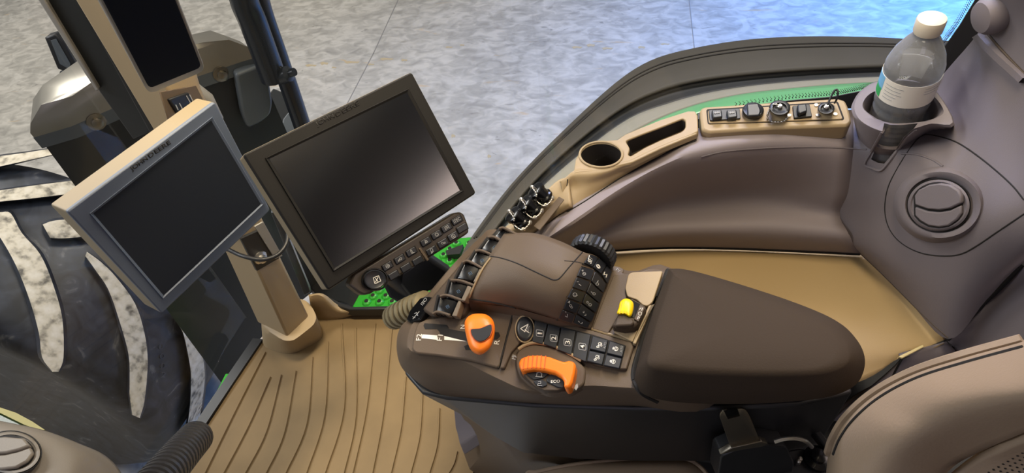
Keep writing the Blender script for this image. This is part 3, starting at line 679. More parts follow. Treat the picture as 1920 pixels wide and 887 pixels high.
seam('panel_gap', [(1674, 705), (1682, 682), (1692, 672), (1774, 638)], [rb2, tr_], SEAM, rb2, r=.0018, smooth=False)
lower = prism('seat_side_cover', WW([(1480, 860, .2), (1530, 795, .24), (1600, 740, .28), (1690, 690, .34), (1720, 700, .34), (1640, 800, .26), (1560, 900, .2)]), Vector((0, 0, -.05)), BRN2, bevel=.005)
tag(lower, 'dark taupe trim strip running down from armrest pad end to the seat back', 'trim')

lw = prism('wall_lower', [Vector(p) for p in ((.06, .50, .26), (1.4, .50, .26), (1.4, .99, .26), (.06, .99, .26))], Vector((0, 0, -.3)), BLK, bevel=.01); tag(lw, kind='structure')
sb_ = prism('trim_6', [Vector(p) for p in ((-.05, -.3, .12), (1.4, -.3, .12), (1.4, .50, .12), (-.05, .50, .12))], Vector((0, 0, -.13)), BLK, bevel=.01); tag(sb_, kind='structure')
# ------------------------------------------------------------------ cup holder tray strip on the sill
TP = PL((1064, 380, .665), (1310, 235, .705), (1190, 262, .69))
cupt = empty('cup_holder_tray', W(1180, 300, .69), 'tan sill tray with open fronted round cup holder and curved pocket', 'cup holder')
outl = [(1075, 325), (1079, 300), (1088, 282), (1102, 270), (1130, 264), (1158, 262), (1172, 252), (1200, 240), (1240, 224), (1290, 208), (1303, 208), (1308, 216), (1309, 244), (1306, 251), (1240, 278), (1186, 304), (1165, 309), (1140, 317), (1110, 321), (1085, 323)]
td = plate('tray_body', outl, TP, -.012, 0, TAN, cupt, bevel=0)
CUPD = mat('cup_shade_dark', '241e1a', .6)  # shade inside cup and pocket, put in as a dark colour
def cutter(poly, pl, h0, h1):
    if h1 == .02 and pl is TP: h1 = .0025
    return plate('cut', poly, pl, h0, h1, None, None, bevel=0)
c1 = cutter(circ(1127, 290, 39, 31, 0, 350, 23), TP, -.075, .02)
c2 = cutter(rnd(v2([(1172, 262), (1205, 249), (1245, 234), (1280, 220), (1285, 224), (1285, 238), (1278, 245), (1240, 260), (1210, 274), (1182, 291), (1177, 288), (1181, 276)]), 5), TP, -.06, .02)
boolcut(td, [c1, c2])
b = td.modifiers.new('b', 'BEVEL'); b.width = .004; b.segments = 3; b.limit_method = 'ANGLE'; b.angle_limit = math.radians(50)
# cup wall bulging forwards with open top
0 and plate('cup_floor', circ(1127, 293, 40, 31, 0, 350, 25), TP, -.052, -.048, BLK, cupt, bevel=0)
lf = patch('tray_face', [[TP.on(x, y, h_) for x, y in r_] for h_, r_ in ((.001, [(1050, 340), (1060, 333), (1080, 318), (1110, 314), (1140, 310), (1166, 302), (1184, 297), (1238, 272), (1307, 246)]), (-.003, [(1052, 346), (1062, 341), (1077, 330), (1110, 328), (1141, 322), (1166, 312), (1187, 306), (1241, 280), (1308, 253)]),
  (-.016, [(1056, 368), (1062, 362), (1074, 348), (1105, 344), (1140, 332), (1168, 319), (1192, 311), (1242, 284), (1308, 257)]), (-.024, [(1058, 385), (1062, 380), (1076, 368), (1106, 356), (1141, 340), (1170, 325), (1196, 313), (1243, 288), (1308, 261)]), (-.034, [(1060, 402), (1064, 398), (1080, 388), (1108, 371), (1142, 349), (1172, 331), (1200, 315), (1243, 292), (1308, 266)]))], TAN, cupt, sub=5, thick=.004)
ringp_ = nz = lambda pts, d: [p-TP.n*(.0025+d) for p in pts]
def recess_shell(name, px, dpth, shr, m_=CUPD):
    t_ = [TP.on(p[0], p[1], .0025) for p in px]; c_ = sum(t_, Vector())/len(t_); bm = bmesh.new()
    A = [bm.verts.new(p) for p in nz([c_.lerp(p, .99) for p in t_], .001)]; B = [bm.verts.new(p) for p in nz([c_.lerp(p, shr) for p in t_], dpth)]; n = len(A)
    for i in range(n): bm.faces.new((A[i], A[(i+1) % n], B[(i+1) % n], B[i]))
    bm.faces.new(B); return bm_obj(name, bm, m_, cupt)
recess_shell('cup_inside_shade', circ(1127, 290, 39, 31, 0, 350, 23), .062, .86)
recess_shell('cup_wall', circ(1127, 290.5, 42.5, 31, 0, 350, 26), .064, .88, TAN)
pk = rnd(v2([(1174, 263), (1205, 250.5), (1245, 235.5), (1279, 222), (1283.5, 225), (1283.5, 237), (1277, 243.5), (1240, 258.5), (1210, 272.5), (1183, 289), (1179, 287), (1182, 276)]), 5)
recess_shell('pocket_inside_shade', pk, .030, .93)
recess_shell('pocket_wall', ins([(p.x, p.y) for p in pk], (1228, 257), 1.05), .033, .95, TAN)
tube('cup_rim', [TP.on(*p, .001) for p in circ(1127, 290, 40, 47, 0, 352, 24)], .0022, TAN, cupt, 8, True)
seam('side_gap', [(1064, 336), (1062, 360), (1064, 397)], [lf, td, wl], SEAM, cupt, r=.0012, smooth=False)
seam('lower_gap', [(1064, 398), (1100, 376), (1150, 343), (1200, 312), (1250, 287), (1306, 264)], [lf, wl], SEAM, cupt, r=.0012, lift=.0005)
# ------------------------------------------------------------------ socket panel
SK = PL((1315, 235, .705), (1595, 215, .715), (1450, 190, .718))
skp = empty('socket_panel', W(1450, 220, .71), 'tan sill panel carrying six black power and data sockets', 'socket panel')
plate('panel_frame', [(1312, 205), (1320, 200), (1440, 192), (1570, 184), (1585, 188), (1591, 200), (1598, 228), (1590, 235), (1450, 240), (1330, 248), (1316, 243)], SK, -.03, .004, TAN, skp, bevel=.004, r=5)
plate('groove', [(1324, 205), (1571, 190), (1583, 222), (1581, 225), (1327, 233)], SK, .003, .0045, SEAM, skp, bevel=0, r=4)
plate('inner_plate', [(1327, 207), (1569, 192), (1580, 221), (1578, 223), (1329, 231)], SK, .003, .006, TAN, skp, bevel=.001, r=4)
so = plate('data_socket', [(1329, 206), (1387, 203), (1389, 222), (1331, 226)], SK, .006, .009, BLK, skp, r=3)
for x0 in (1345, 1373):
    c = plate('socket_cap', [(x0-11, 206), (x0+8, 205), (x0+10, 219), (x0-8, 221)], SK, .009, .016, KEY, so, bevel=.002, r=3)
    strokes('cap_mark', [[(x0-6, 212), (x0+4, 211)], [(x0-3, 210), (x0-3, 213)], [(x0+1, 209.5), (x0+1, 212.5)]], SK, WHT2, c, wpx=1.2, base=.0165)
lid_ = loft('round_lid_socket', [[SK.on(*p, hh) for p in circ(1412, 211-hh*300, rx, 31, 0, 348, rx*.75)] for rx, hh in ((20, .006), (20.5, .012), (19.5, .016), (18, .018))], BLK, skp)
plate('lid_tongue', [(1400, 195), (1422, 193), (1427, 208), (1424, 216), (1402, 217)], SK, .018, .022, KEY, lid_, bevel=.002, r=3)
def capsock(cx, cy, r, hh, name, par):
    o_ = loft(name, [[SK.on(*p, h_) for p in circ(cx, cy, r*s, 31, 0, 348, r*s*.72)] for s, h_ in ((1.05, .006), (1.05, .010), (.95, .011), (.98, hh-.004), (1.05, hh-.003), (1.05, hh), (.95, hh+.002), (.7, hh+.002), (.68, hh-.001))], BLK, par)
    lathe('centre_rivet', [(.004, 0), (.0042, .003), (.0025, .005)], SK.on(cx, cy-1, hh-.001), SK.n, CHR, o_, 16); return o_
s1 = capsock(1462, 202, 19, .032, 'chained_cap_socket', skp)
def beads(name, P, r, m, par, step=.0042):
    P = cr(P, 8); bm = bmesh.new(); acc = 0; btube(bm, P, r*.35, 5)
    for a, b in zip(P, P[1:]):
        acc += (b-a).length
        if acc >= step: acc = 0; bmesh.ops.create_uvsphere(bm, u_segments=8, v_segments=6, radius=r, matrix=Matrix.Translation(b))
    return bm_obj(name, bm, m, par)
beads('bead_chain', [SK.on(1462, 197, .034), SK.on(1450, 196, .034), SK.on(1443, 205, .028), SK.on(1439, 218, .010), SK.on(1443, 227, .008), SK.on(1458, 229, .008), SK.on(1470, 227, .008), SK.on(1478, 219, .008)], .0019, CHR, s1)
lathe('chain_rivet', [(.0035, 0), (.003, .003)], SK.on(1479, 218, .006), SK.n, CHR, s1, 12)
sw = plate('rocker_socket', [(1486, 198), (1518, 195), (1523, 218), (1489, 221)], SK, .006, .010, BLK, skp, r=2)
plate('flap', [(1495, 196), (1512, 194), (1514, 208), (1508, 210), (1499, 213), (1496, 208)], SK, .010, .018, KEY, sw, bevel=.002)
s2 = capsock(1549, 203, 15, .026, 'looped_cap_socket', skp)
tube('strap_loop', cr([SK.on(1550, 200, .028), SK.on(1556, 186, .034), SK.on(1563, 172, .042), SK.on(1569, 168, .044), SK.on(1571, 176, .04), SK.on(1568, 188, .03), SK.on(1565, 193, .012)], 6), .0016, BLK, s2, 8)
for x, y in ((1530, 198), (1533, 217), (1566, 215)): lathe('screw', [(.0035, 0), (.003, .002)], SK.on(x, y, .006), SK.n, CHR, skp, 12)
# ------------------------------------------------------------------ hydraulic couplers at the left end of the sill
hc = empty('coupler_block', W(1010, 400, .64), 'tan bracket block holding three black capped sockets with ball chains', 'socket block')
HB = PL((960, 425, .63), (1045, 345, .665), (1050, 385, .655))
patch('block', [[(940, 432, .61), (985, 398, .635), (1040, 343, .66), (1064, 332, .668)], [(950, 440, .61), (1000, 408, .63), (1050, 358, .655), (1066, 345, .662)], [(985, 446, .60), (1020, 424, .61), (1055, 395, .64), (1068, 385, .65)]], TAN, hc, sub=5, thick=.01)
plate('recess', [(1000, 424), (1048, 368), (1058, 374), (1012, 432)], HB, .001, .003, BRN, hc, bevel=.001)
for cx, cy in ((1018, 366), (998, 389), (976, 411)):
    ax = (HB.n+Vector((-.5, .2, 0))).normalized(); o_ = HB.on(cx+4, cy+6, 0)
    c = lathe('capped_socket', [(.016, 0), (.016, .005), (.0135, .007), (.0135, .018), (.0155, .019), (.0155, .025), (.012, .027), (.005, .027), (.005, .024)], o_, ax, BLKG, hc, 28)
    lathe('chrome_stud', [(.0035, 0), (.0035, .008), (.002, .01)], o_+ax*.026, ax, CHR, c, 12)
    for dx, dy in ((-14, -4), (2, 14), (14, 2)): lathe('screw', [(.004, 0), (.004, .004), (.002, .006)], HB.on(cx+dx+4, cy+dy+5, .001), HB.n, CHR, c, 10)
    a_ = o_+ax*.034
    beads('ball_chain', [a_, HB.on(cx-12, cy-2, .03), HB.on(cx-13, cy+9, .015), HB.on(cx+2, cy+20, .012), HB.on(cx+14, cy+12, .01), HB.on(cx+18, cy+4, .008)], .0016, CHR, c, .0036)
# ------------------------------------------------------------------ bottle holder and bottle
bh_ = empty('bottle_holder', W(1690, 210, .72), 'taupe moulded bottle holder with a slotted front on the sill corner', 'bottle holder')
BZ = .745
BP = PL(p=Vector((0, 0, BZ)), n=Vector((0, 0, 1)))
BP = PL((1600, 190, .752), (1790, 235, .772), (1700, 150, .772))
oc = [(1596, 205), (1601, 188), (1612, 172), (1635, 156), (1665, 149), (1700, 149), (1735, 158), (1760, 176), (1790, 234), (1745, 234), (1722, 240), (1700, 247), (1680, 252), (1655, 250), (1628, 240), (1606, 225)]
ob_ = [(1612, 268), (1610, 240), (1616, 215), (1635, 200), (1665, 190), (1700, 190), (1740, 200), (1765, 222), (1786, 243), (1745, 262), (1722, 280), (1700, 296), (1680, 306), (1655, 308), (1632, 303), (1616, 285)]
ic = [(1640, 220), (1621, 205), (1622, 190), (1636, 176), (1662, 170), (1695, 168), (1730, 173), (1752, 184), (1766, 204), (1757, 219), (1735, 227), (1712, 230), (1692, 231), (1678, 231), (1662, 229), (1650, 225)]
ib_ = [(1630, 285), (1625, 262), (1632, 245), (1645, 235), (1665, 230), (1690, 228), (1710, 232), (1722, 242), (1725, 255), (1718, 270), (1705, 282), (1692, 290), (1678, 296), (1660, 300), (1645, 299), (1636, 294)]
c3 = lambda l: cr(l, 4, True)
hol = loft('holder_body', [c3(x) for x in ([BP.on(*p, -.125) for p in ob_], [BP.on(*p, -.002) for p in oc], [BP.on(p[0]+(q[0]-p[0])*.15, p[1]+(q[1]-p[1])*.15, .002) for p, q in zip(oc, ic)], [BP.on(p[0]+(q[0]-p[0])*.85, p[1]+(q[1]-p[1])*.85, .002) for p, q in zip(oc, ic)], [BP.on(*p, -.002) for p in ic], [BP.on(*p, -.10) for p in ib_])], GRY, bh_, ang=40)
vd = ray(1670, 270).normalized()
sl_ = [(1657, 228), (1668, 231), (1690, 232), (1724, 229), (1716, 240), (1697, 256), (1683, 280), (1668, 300), (1655, 316), (1640, 314), (1624, 306), (1640, 272), (1652, 250)]
def ctr(poly, z, dpt):
    a = [W(x, y, z) for x, y in poly]; bm = bmesh.new(); bprism(bm, a, vd*dpt); o_ = bm_obj('cut', bm, None); return o_
boolcut(hol, [ctr(sl_, .80, .175)])
boolcut(rr, [ctr(sl_, .80, .30), ctr(oc, .80, .22)])
seam('slot_rim', [(1658, 240), (1648, 258), (1634, 284), (1622, 307), (1636, 315), (1652, 319), (1668, 302), (1684, 280), (1698, 258), (1716, 242)], [hol, rr, wl], GRY, bh_, r=.002, lift=.001)
# bottle
bA, bB = W(1655, 283, .655), W(1745, 42, .893)
print('bottle length', (bB-bA).length, 'tilt', math.degrees((bB-bA).angle(Vector((0, 0, 1)))))
bax = (bB-bA).normalized(); BLn = (bB-bA).length; s = BLn/.205
bot = empty('water_bottle', bA, 'clear half litre plastic water bottle leaning in the sill corner holder', 'bottle')
pr = [(.022, 0), (.029, .003), (.0315, .010)]
z_ = .014
while z_ < .085: pr += [(.0318, z_), (.0300, z_+.004)]; z_ += .0085
pr += [(.0325, .092), (.0328, .098), (.0325, .104), (.0325, .140), (.0330, .145), (.0325, .150), (.028, .165), (.020, .180), (.0135, .190), (.0125, .193), (.0125, .198)]
pr = [(r*.98*s, h*s) for r, h in pr]
shell = lathe('bottle_shell', pr, bA, bax, PET, bot, 48, ang=80)
wpr = [(r*.95, h+.001) for r, h in pr if h < .102*s]; lathe('water', wpr, bA, bax, WAT, bot, 48, ang=80)
lpr = [(.0327*s, .104*s), (.0327*s, .139*s)]
def band(name, r, h0, h1, a0, a1, m, par, n=40, t=.0004):
    u = (CAM-bA); u = (u-bax*u.dot(bax)).normalized(); v = bax.cross(u); bm = bmesh.new(); rows = []
    for k in range(n+1):
        a = math.radians(a0+(a1-a0)*k/n); d = u*math.cos(a)+v*math.sin(a); rows.append([bm.verts.new(bA+bax*hh+d*rr_) for hh, rr_ in ((h0, r), (h1, r), (h1, r-t), (h0, r-t))])
    for a, b in zip(rows, rows[1:]):
        for j in range(4): bm.faces.new((a[j], a[(j+1) % 4], b[(j+1) % 4], b[j]))
    bm.faces.new(rows[0]); bm.faces.new(rows[-1]); return bm_obj(name, bm, m, par)
lb = band('label', .0327*s, .105*s, .138*s, -180, 180, LAB, bot, 72)
band('label_block', .0329*s, .118*s, .137*s, -88, -50, LABB, lb); band('label_block', .0329*s, .106*s, .120*s, -88, -52, LABG, lb)
for k in range(5): band('label_print', .0329*s, (.131-.0048*k)*s, (.1318-.0048*k)*s, -42, (-2, -6, -3, -12, -18)[k], WHT2, lb)
for k in range(3): band('label_print', .0329*s, (.133-.004*k)*s, (.1337-.004*k)*s, 38, (80, 72, 66)[k], WHT2, lb)
lathe('cap', [(.0145*s, .193*s), (.0152*s, .195*s), (.0155*s, .208*s), (.0148*s, .2105*s), (.012*s, .2115*s)], bA, bax, CAP, bot, 40, ang=30)

# ------------------------------------------------------------------ displays
def display(name, out, scr, plane, label, shell, bez, glass, txt, tA, tB, th, side=.03, keyh=None):
    e = empty(name, plane.on(*out[3]), label, 'display')
    c = (sum(p[0] for p in out)/4, sum(p[1] for p in out)/4)
    big = [(p[0]+(p[0]-c[0])*.004, p[1]+(p[1]-c[1])*.004) for p in out]
    top = [plane.on(*p, -.004) for p in rnd(v2(big), 6)]
    prism('shell', top, -plane.n*side, shell, e, bevel=.003)
    plate('bezel', out, plane, -.008, 0, bez, e, bevel=.002, r=5)
    c = (sum(p[0] for p in scr)/4, sum(p[1] for p in scr)/4)
    o2 = [(p[0]+(p[0]-c[0])*.035, p[1]+(p[1]-c[1])*.035) for p in scr]
    # inner sloping frame
    bm = bmesh.new()
    A = [bm.verts.new(plane.on(*p, .0025)) for p in o2]; B = [bm.verts.new(plane.on(*p, .0006)) for p in scr]; C_ = [bm.verts.new(plane.on(*[c[i]+(p[i]-c[i])*1.045 for i in (0, 1)], .0001)) for p in scr]
    for i in range(4): bm.faces.new((A[i], A[(i+1) % 4], B[(i+1) % 4], B[i])); bm.faces.new((A[i], A[(i+1) % 4], C_[(i+1) % 4], C_[i]))
    bm_obj('screen_frame', bm, bez, e, smooth=False)
    plate('screen', scr, plane, -.001, .0008, glass, e, bevel=0)
    if txt:
        text('brand_lettering', txt[0], plane, *tA, SEAM, e, hpx=th[0], base=0, bold=.02); text('brand_lettering', txt[1], plane, *tB, SEAM, e, hpx=th[0], base=0, bold=.02)
        if len(txt) > 2: text('brand_lettering', txt[2], plane, *th[1], SEAM, e, hpx=th[2], base=0, bold=.02)
    return e
mpl = quad([(505, 298), (763, 173), (862, 357), (628, 502)], .84)
md = display('touchscreen_display', [(456, 290), (772, 135), (893, 362), (616, 544)], [(505, 298), (763, 173), (862, 357), (628, 502)], mpl,
 'large dark framed touchscreen with a pinkish reflection, above the button keypad', SIDE, BEZ, SCR, ['JOHN', 'D', 'EERE'], [(594, 237), (628, 220)], [(631, 219), (641, 214)], (9, [(643, 213), (675, 196)], 9))
lpl = quad([(175, 400), (396, 226), (489, 383), (307, 554)], .955)
ld = display('monitor_display', [(126, 397), (403, 191), (507, 394), (304, 588)], [(175, 400), (396, 226), (489, 383), (307, 554)], lpl,
 'tan shelled monitor with blank slate screen mounted left of the bigger touchscreen', SIDE, BEZ2, SCR2, ['JOHN', 'D', 'EERE'], [(247, 321), (278, 299)], [(281, 297), (290, 290)], (8, [(292, 289), (321, 269)], 8), side=.045)
# upper corner display
upl = PL((275, 172, 1.02), (385, 130, 1.04), (170, -20, 1.30))
u_ = empty('corner_post_display', upl.on(280, 170), 'upright dark display with rounded grey rim high on the corner post', 'display')
uo = [(152, -60), (312, -60), (386, 132), (279, 177)]
plate('rim', uo, upl, -.018, -.001, RIM, u_, bevel=.003, r=14)
MS = mat('screen_navy', '151923', .9, spec=.02)
plate('screen', [(165, -54), (308, -54), (378, 126), (280, 166)], upl, -.004, .0002, MS, u_, bevel=.0005, r=9)
# mount stalk of monitors
ms = empty('display_mount', W(800, 520, .55), 'black display mount arm below the keypad beside the lever row', 'bracket')
mm = PL((760, 520, .60), (840, 500, .60), (790, 570, .55))
plate('arm_plate', [(738, 520), (800, 478), (815, 490), (848, 512), (838, 532), (795, 552), (780, 572), (757, 545)], mm, -.03, 0, BLK, ms, bevel=.006)
plate('arm_block', [(730, 560), (700, 500), (745, 478), (780, 570), (765, 580)], mm, -.06, -.02, RUB, ms, bevel=.006)
tube('arm_tube', [mpl.on(600, 400, -.03), mpl.on(640, 420, -.10), mm.on(770, 540, -.04)], .022, BLK, ms, 12)
tube('monitor_arm', [lpl.on(380, 420, -.05), lpl.on(400, 430, -.12), onaxis(420, 420, 1, .80)], .02, BLK, ms, 12)
cb = tube('display_cable', cr([onaxis(428, 468, 1, .72), onaxis(455, 480, 1, .70), onaxis(490, 487, 1, .70), onaxis(520, 478, 1, .72), onaxis(538, 455, 1, .75), onaxis(540, 425, 1, .78)], 6), .0045, BLK, None, 10)
tag(cb, 'thin black cable looping in front of the post bolt under the slate monitor', 'cable')
# keypad under the main display
kp = quad([(662, 520), (862, 398), (880, 430), (690, 553)], .83); kp = PL(p=mpl.p-mpl.n*.012, n=mpl.n)
ke = empty('keypad', kp.on(770, 480), 'brown button keypad with round knob beneath the large touchscreen', 'keypad')
plate('keypad_body', [(654, 534), (664, 512), (690, 498), (760, 455), (852, 399), (864, 397), (871, 402), (879, 424), (880, 436), (872, 442), (795, 490), (720, 535), (695, 551), (682, 554), (671, 548)], kp, -.018, .003, DKB, ke, bevel=.003)
ringp('knob_ring', 703, 524, 26, 22, 4, kp, .002, .006, BLK, ke)
kn = loft('round_knob', [[kp.on(*p, hh) for p in circ(703, 524, r_, 31, 0, 348, r_*.86)] for r_, hh in ((21, .003), (21, .012), (19, .014), (16, .013))], KEY, ke)
strokes('knob_symbol', [[(700, 521), (710, 517), (714, 527), (703, 532), (700, 521)], [(704, 522), (709, 528)], [(709, 520), (704, 529)]], kp, WHT, kn, wpx=1.1, base=.0135)
kd = Vector((.86, -.51)); kdn = Vector((.42, .82))
syms = {(0, 0): [circ(0, 0, .5), [(-.5, 0), (.25, 0)], [(0, -.25), (.28, 0), (0, .25)]], (1, 0): [[(-.6, .1), (-.2, 0), (.3, -.3), (.6, 0), (.3, .3), (-.2, .1)], [(-.7, .3), (-.3, .3)]], (2, 0): [[(-.2, .5), (-.25, 0), (0, -.6), (.2, -.4), (.1, .3), (-.2, .5)], [(0, .5), (.5, .5)]],
 (3, 0): [[(-.4, .3), (-.1, -.5), (.3, -.2), (.3, .3), (-.4, .3)], circ(0, 0, .2)], (4, 0): [circ(0, 0, .45), circ(0, 0, .38)], (5, 0): [[(-.5, .5), (-.5, -.4), (.5, -.4), (.5, .4)], circ(.05, .05, .2)],
 (3, 1): [circ(0, -.2, .35), [(-.3, .1), (-.5, .6), (.3, .3)]], (4, 1): [circ(-.2, -.1, .25), [(.2, 0), (.6, 0)], [(.2, .25), (.6, .25)]], (5, 1): [[(-.4, .5), (-.5, -.3), (0, -.5), (.5, -.3), (.4, .5), (-.4, .5)], [(0, -.3), (0, .3)], circ(0, .1, .15)]}
for (i, j), c in {(0, 0): (727, 499), (1, 0): (750, 486), (2, 0): (772, 472), (0, 1): (739, 516), (1, 1): (762, 502), (2, 1): (784, 489), (3, 0): (799, 453), (4, 0): (819, 440), (5, 0): (838, 427), (6, 0): (857, 413), (3, 1): (810, 470), (4, 1): (831, 456), (5, 1): (850, 443), (6, 1): (867, 428)}.items():
    c = Vector(c); wv = kd*9.6; hv = kdn*6.4
    p = [c-wv-hv, c+wv-hv, c+wv+hv, c-wv+hv]
    plate('key_well', [c+(q-c)*1.12 for q in p], kp, .003, .0034, SEAM, ke, bevel=0)
    k_ = plate('key', p, kp, .003, .0062, KEY, ke, r=1.5)
    if (i, j) in syms: strokes('symbol', loc2(c, -31, 7, syms[(i, j)]), kp, WHT2, k_, wpx=.9, base=.0062)
    if (i, j) == (6, 0): text('symbol', 'ITEC', kp, c-kd*7+kdn*3, c+kd*7+kdn*3, WHT2, k_, hpx=6, base=.0062)
plate('divider', [(785, 466), (789, 464), (805, 487), (801, 490)], kp, .003, .005, BRN, ke)
# ------------------------------------------------------------------ armrest console
ac = empty('armrest_console', W(1000, 700, .5), 'brown control armrest console with orange lever, dial, keypads and paddle levers', 'console')
T = PL((770, 655, .695), (1190, 700, .715), (900, 580, .710))
print('T', [(q, round(T.on(*q).z, 3)) for q in ((800, 590), (930, 440), (1100, 475), (1240, 508), (1190, 640), (1190, 745), (1110, 617))])
# black undertray
u1 = [(757, 700), (790, 738), (835, 748), (1000, 762), (1190, 768), (1330, 768), (1500, 760), (1600, 735), (1560, 640), (1200, 560), (900, 560), (780, 610)]
u0 = [(850, 760), (880, 785), (930, 820), (980, 850), (1080, 862), (1200, 866), (1400, 866), (1540, 830), (1560, 700), (1250, 640), (950, 640), (850, 700)]
loft('undertray', [WW([(x, y, .46) for x, y in u0]), WW([(x, y, .64) for x, y in u1])], BLK, ac, bevel=.004)
def zp(l): return WW(l)
sil = [(744, 655), (745, 630), (752, 612), (765, 598), (785, 565), (805, 548), (850, 495), (900, 445), (925, 430), (1000, 445), (1080, 470), (1180, 512), (1262, 505), (1400, 640), (1330, 764), (1190, 761), (1100, 760), (1000, 756), (900, 748), (838, 742), (800, 728), (765, 700), (750, 680)]
zs = [.66, .665, .67, .675, .69, .70, .70, .70, .70, .69, .69, .69, .69, .67, .64, .64, .64, .64, .64, .64, .645, .65, .655]
r1 = [W(x, y, z) for (x, y), z in zip(sil, zs)]
r0 = [W(x, y+3 if y > 640 else y+12, z-.03) for (x, y), z in zip(sil, zs)]
tpx = [(762, 650), (764, 630), (770, 612), (780, 600), (795, 580), (812, 560), (855, 505), (903, 455), (928, 440), (1000, 452), (1080, 476), (1178, 515), (1250, 510), (1380, 640), (1310, 738), (1185, 732), (1100, 728), (1000, 738), (930, 712), (860, 678), (805, 670), (775, 664), (766, 658)]
r2 = [T.on(x, y, -.004) for x, y in tpx]
rm = [a.lerp(b, .55)+Vector((0, -.0, .006)) for a, b in zip(r1, r2)]
r3 = [r2[i].lerp(sum(r2, Vector())/len(r2), .02)+T.n*.003 for i in range(len(r2))]
hs = loft('housing', [cr(x, 5, True) for x in (r0, r1, rm, r2, r3)], BRN, ac, ang=50)
H = [hs]
# deck with gate
T2 = PL(p=T.p+T.n*.004, n=T.n)
dk_ = plate('lever_deck', [(772, 655), (776, 625), (783, 606), (800, 598), (860, 590), (885, 560), (965, 577), (935, 690), (880, 675), (820, 666), (780, 662)], T, -.006, .004, BRN, ac, bevel=.002, r=6)
plate('gate_slot', [(794, 611), (796, 606), (837, 609), (840, 613), (842, 617), (871, 622), (935, 623), (938, 630), (932, 636), (880, 640), (850, 634), (826, 627), (823, 621), (819, 617), (797, 617)], T, .004, .0045, SEAM, dk_, bevel=0)
plate('gate_slot', [(870, 649), (880, 645), (884, 656), (873, 656)], T, .004, .0045, SEAM, dk_, bevel=0)
plate('white_band', [(792, 627), (820, 629), (819, 637), (790, 634)], T, .004, .0044, WHT, dk_, bevel=0)
plate('white_band', [(833, 630), (874, 640), (833, 637)], T, .004, .0044, WHT, dk_, bevel=0)
text('lettering', 'F2', T2, (789, 638), (791, 626), WHT, dk_, hpx=9); text('lettering', 'F1', T2, (828, 639), (831, 628), WHT, dk_, hpx=9)
text('lettering', 'N', T2, (871, 616), (872, 609), WHT, dk_, hpx=8); text('lettering', 'R', T2, (935, 646), (937, 638), WHT, dk_, hpx=9)
# orange speed lever
lv = empty('x', (0, 0, 0), None, None); bpy.data.objects.remove(lv)
egg = cr(v2([(871, 612), (874, 598), (884, 590), (897, 588), (912, 590), (924, 600), (928, 615), (926, 634), (919, 652), (907, 663), (896, 665), (884, 657), (877, 642)]), 5, True)
ec = Vector((899, 624))
def egr(s, h_): return [T.on(*(ec+(p-ec)*s), h_) for p in egg]
kb = loft('speed_lever_knob', [egr(.45, .012), egr(.8, .018), egr(.97, .028), egr(1.0, .036), egr(.97, .044), egr(.88, .050), egr(.70, .053), egr(.4, .054)], ORG, ac)
loft('lever_stem', [[T.on(*p, h_) for p in circ(905, 630, 12, 15, 0, 337, 9)] for h_ in (.0, .02)], BLK, kb)
Tk = PL(p=T.p+T.n*.054, n=T.n)
ins_ = [(882, 617), (900, 616), (921, 607), (922, 618), (918, 630), (909, 638), (899, 641), (890, 636), (884, 627)]
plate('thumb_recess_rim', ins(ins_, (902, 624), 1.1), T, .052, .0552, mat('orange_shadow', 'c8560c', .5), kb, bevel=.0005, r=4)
plate('thumb_recess', ins_, T, .0545, .0562, BLK, kb, bevel=.0005, r=4)
# strip and buttons 1..4
st_ = plate('button_strip', [(962, 585), (985, 585), (1045, 600), (1183, 641), (1188, 650), (1175, 692), (1160, 692), (1118, 684), (1092, 673), (1070, 660), (1040, 650), (1003, 642), (975, 642), (958, 660), (945, 690), (937, 690)], T, -.004, .005, BRN, ac, bevel=.0015)
seam('lip', [(1048, 600), (1090, 612), (1140, 627), (1186, 641)], [st_, hs], TAN, st_, r=.0018, lift=.001)
plate('strip_well', [(998, 599), (1050, 612), (1110, 627), (1174, 648), (1163, 692), (1105, 680), (1060, 662), (1020, 646), (992, 642)], T, .004, .0056, SEAM, st_, bevel=0, r=2)
bts = [[(1003, 601), (1026, 607), (1017, 645), (998, 640)], [(1028, 607), (1051, 614), (1042, 653), (1019, 645)], [(1053, 614), (1079, 621), (1071, 665), (1045, 655)], [(1082, 622), (1107, 628), (1098, 678), (1074, 667)]]
Tb = PL(p=T.p+T.n*.0092, n=T.n)
for n_, (p, c) in enumerate(zip(bts, ((1012, 625), (1038, 634), (1064, 642), (1092, 650)))):
    k_ = plate('number_button', p, T, .005, .009, KEY, st_, r=2)
    sq = rnd(v2([(-6.5, -7), (6.5, -5), (6.5, 7), (-6.5, 5)]), 2, 2); P = [(c[0]+q.x, c[1]+q.y) for q in sq]; P.append(P[0])
    strokes('button_frame', [P], T, WHT2, k_, wpx=1, base=.009)
    text('digit', str(n_+1), Tb, (c[0]+4, c[1]+(1.8 if n_ == 0 else 3.5)), (c[0]+4.6, c[1]-(1 if n_ == 0 else 3)), WHT, k_, hpx=8.5, bold=.01)
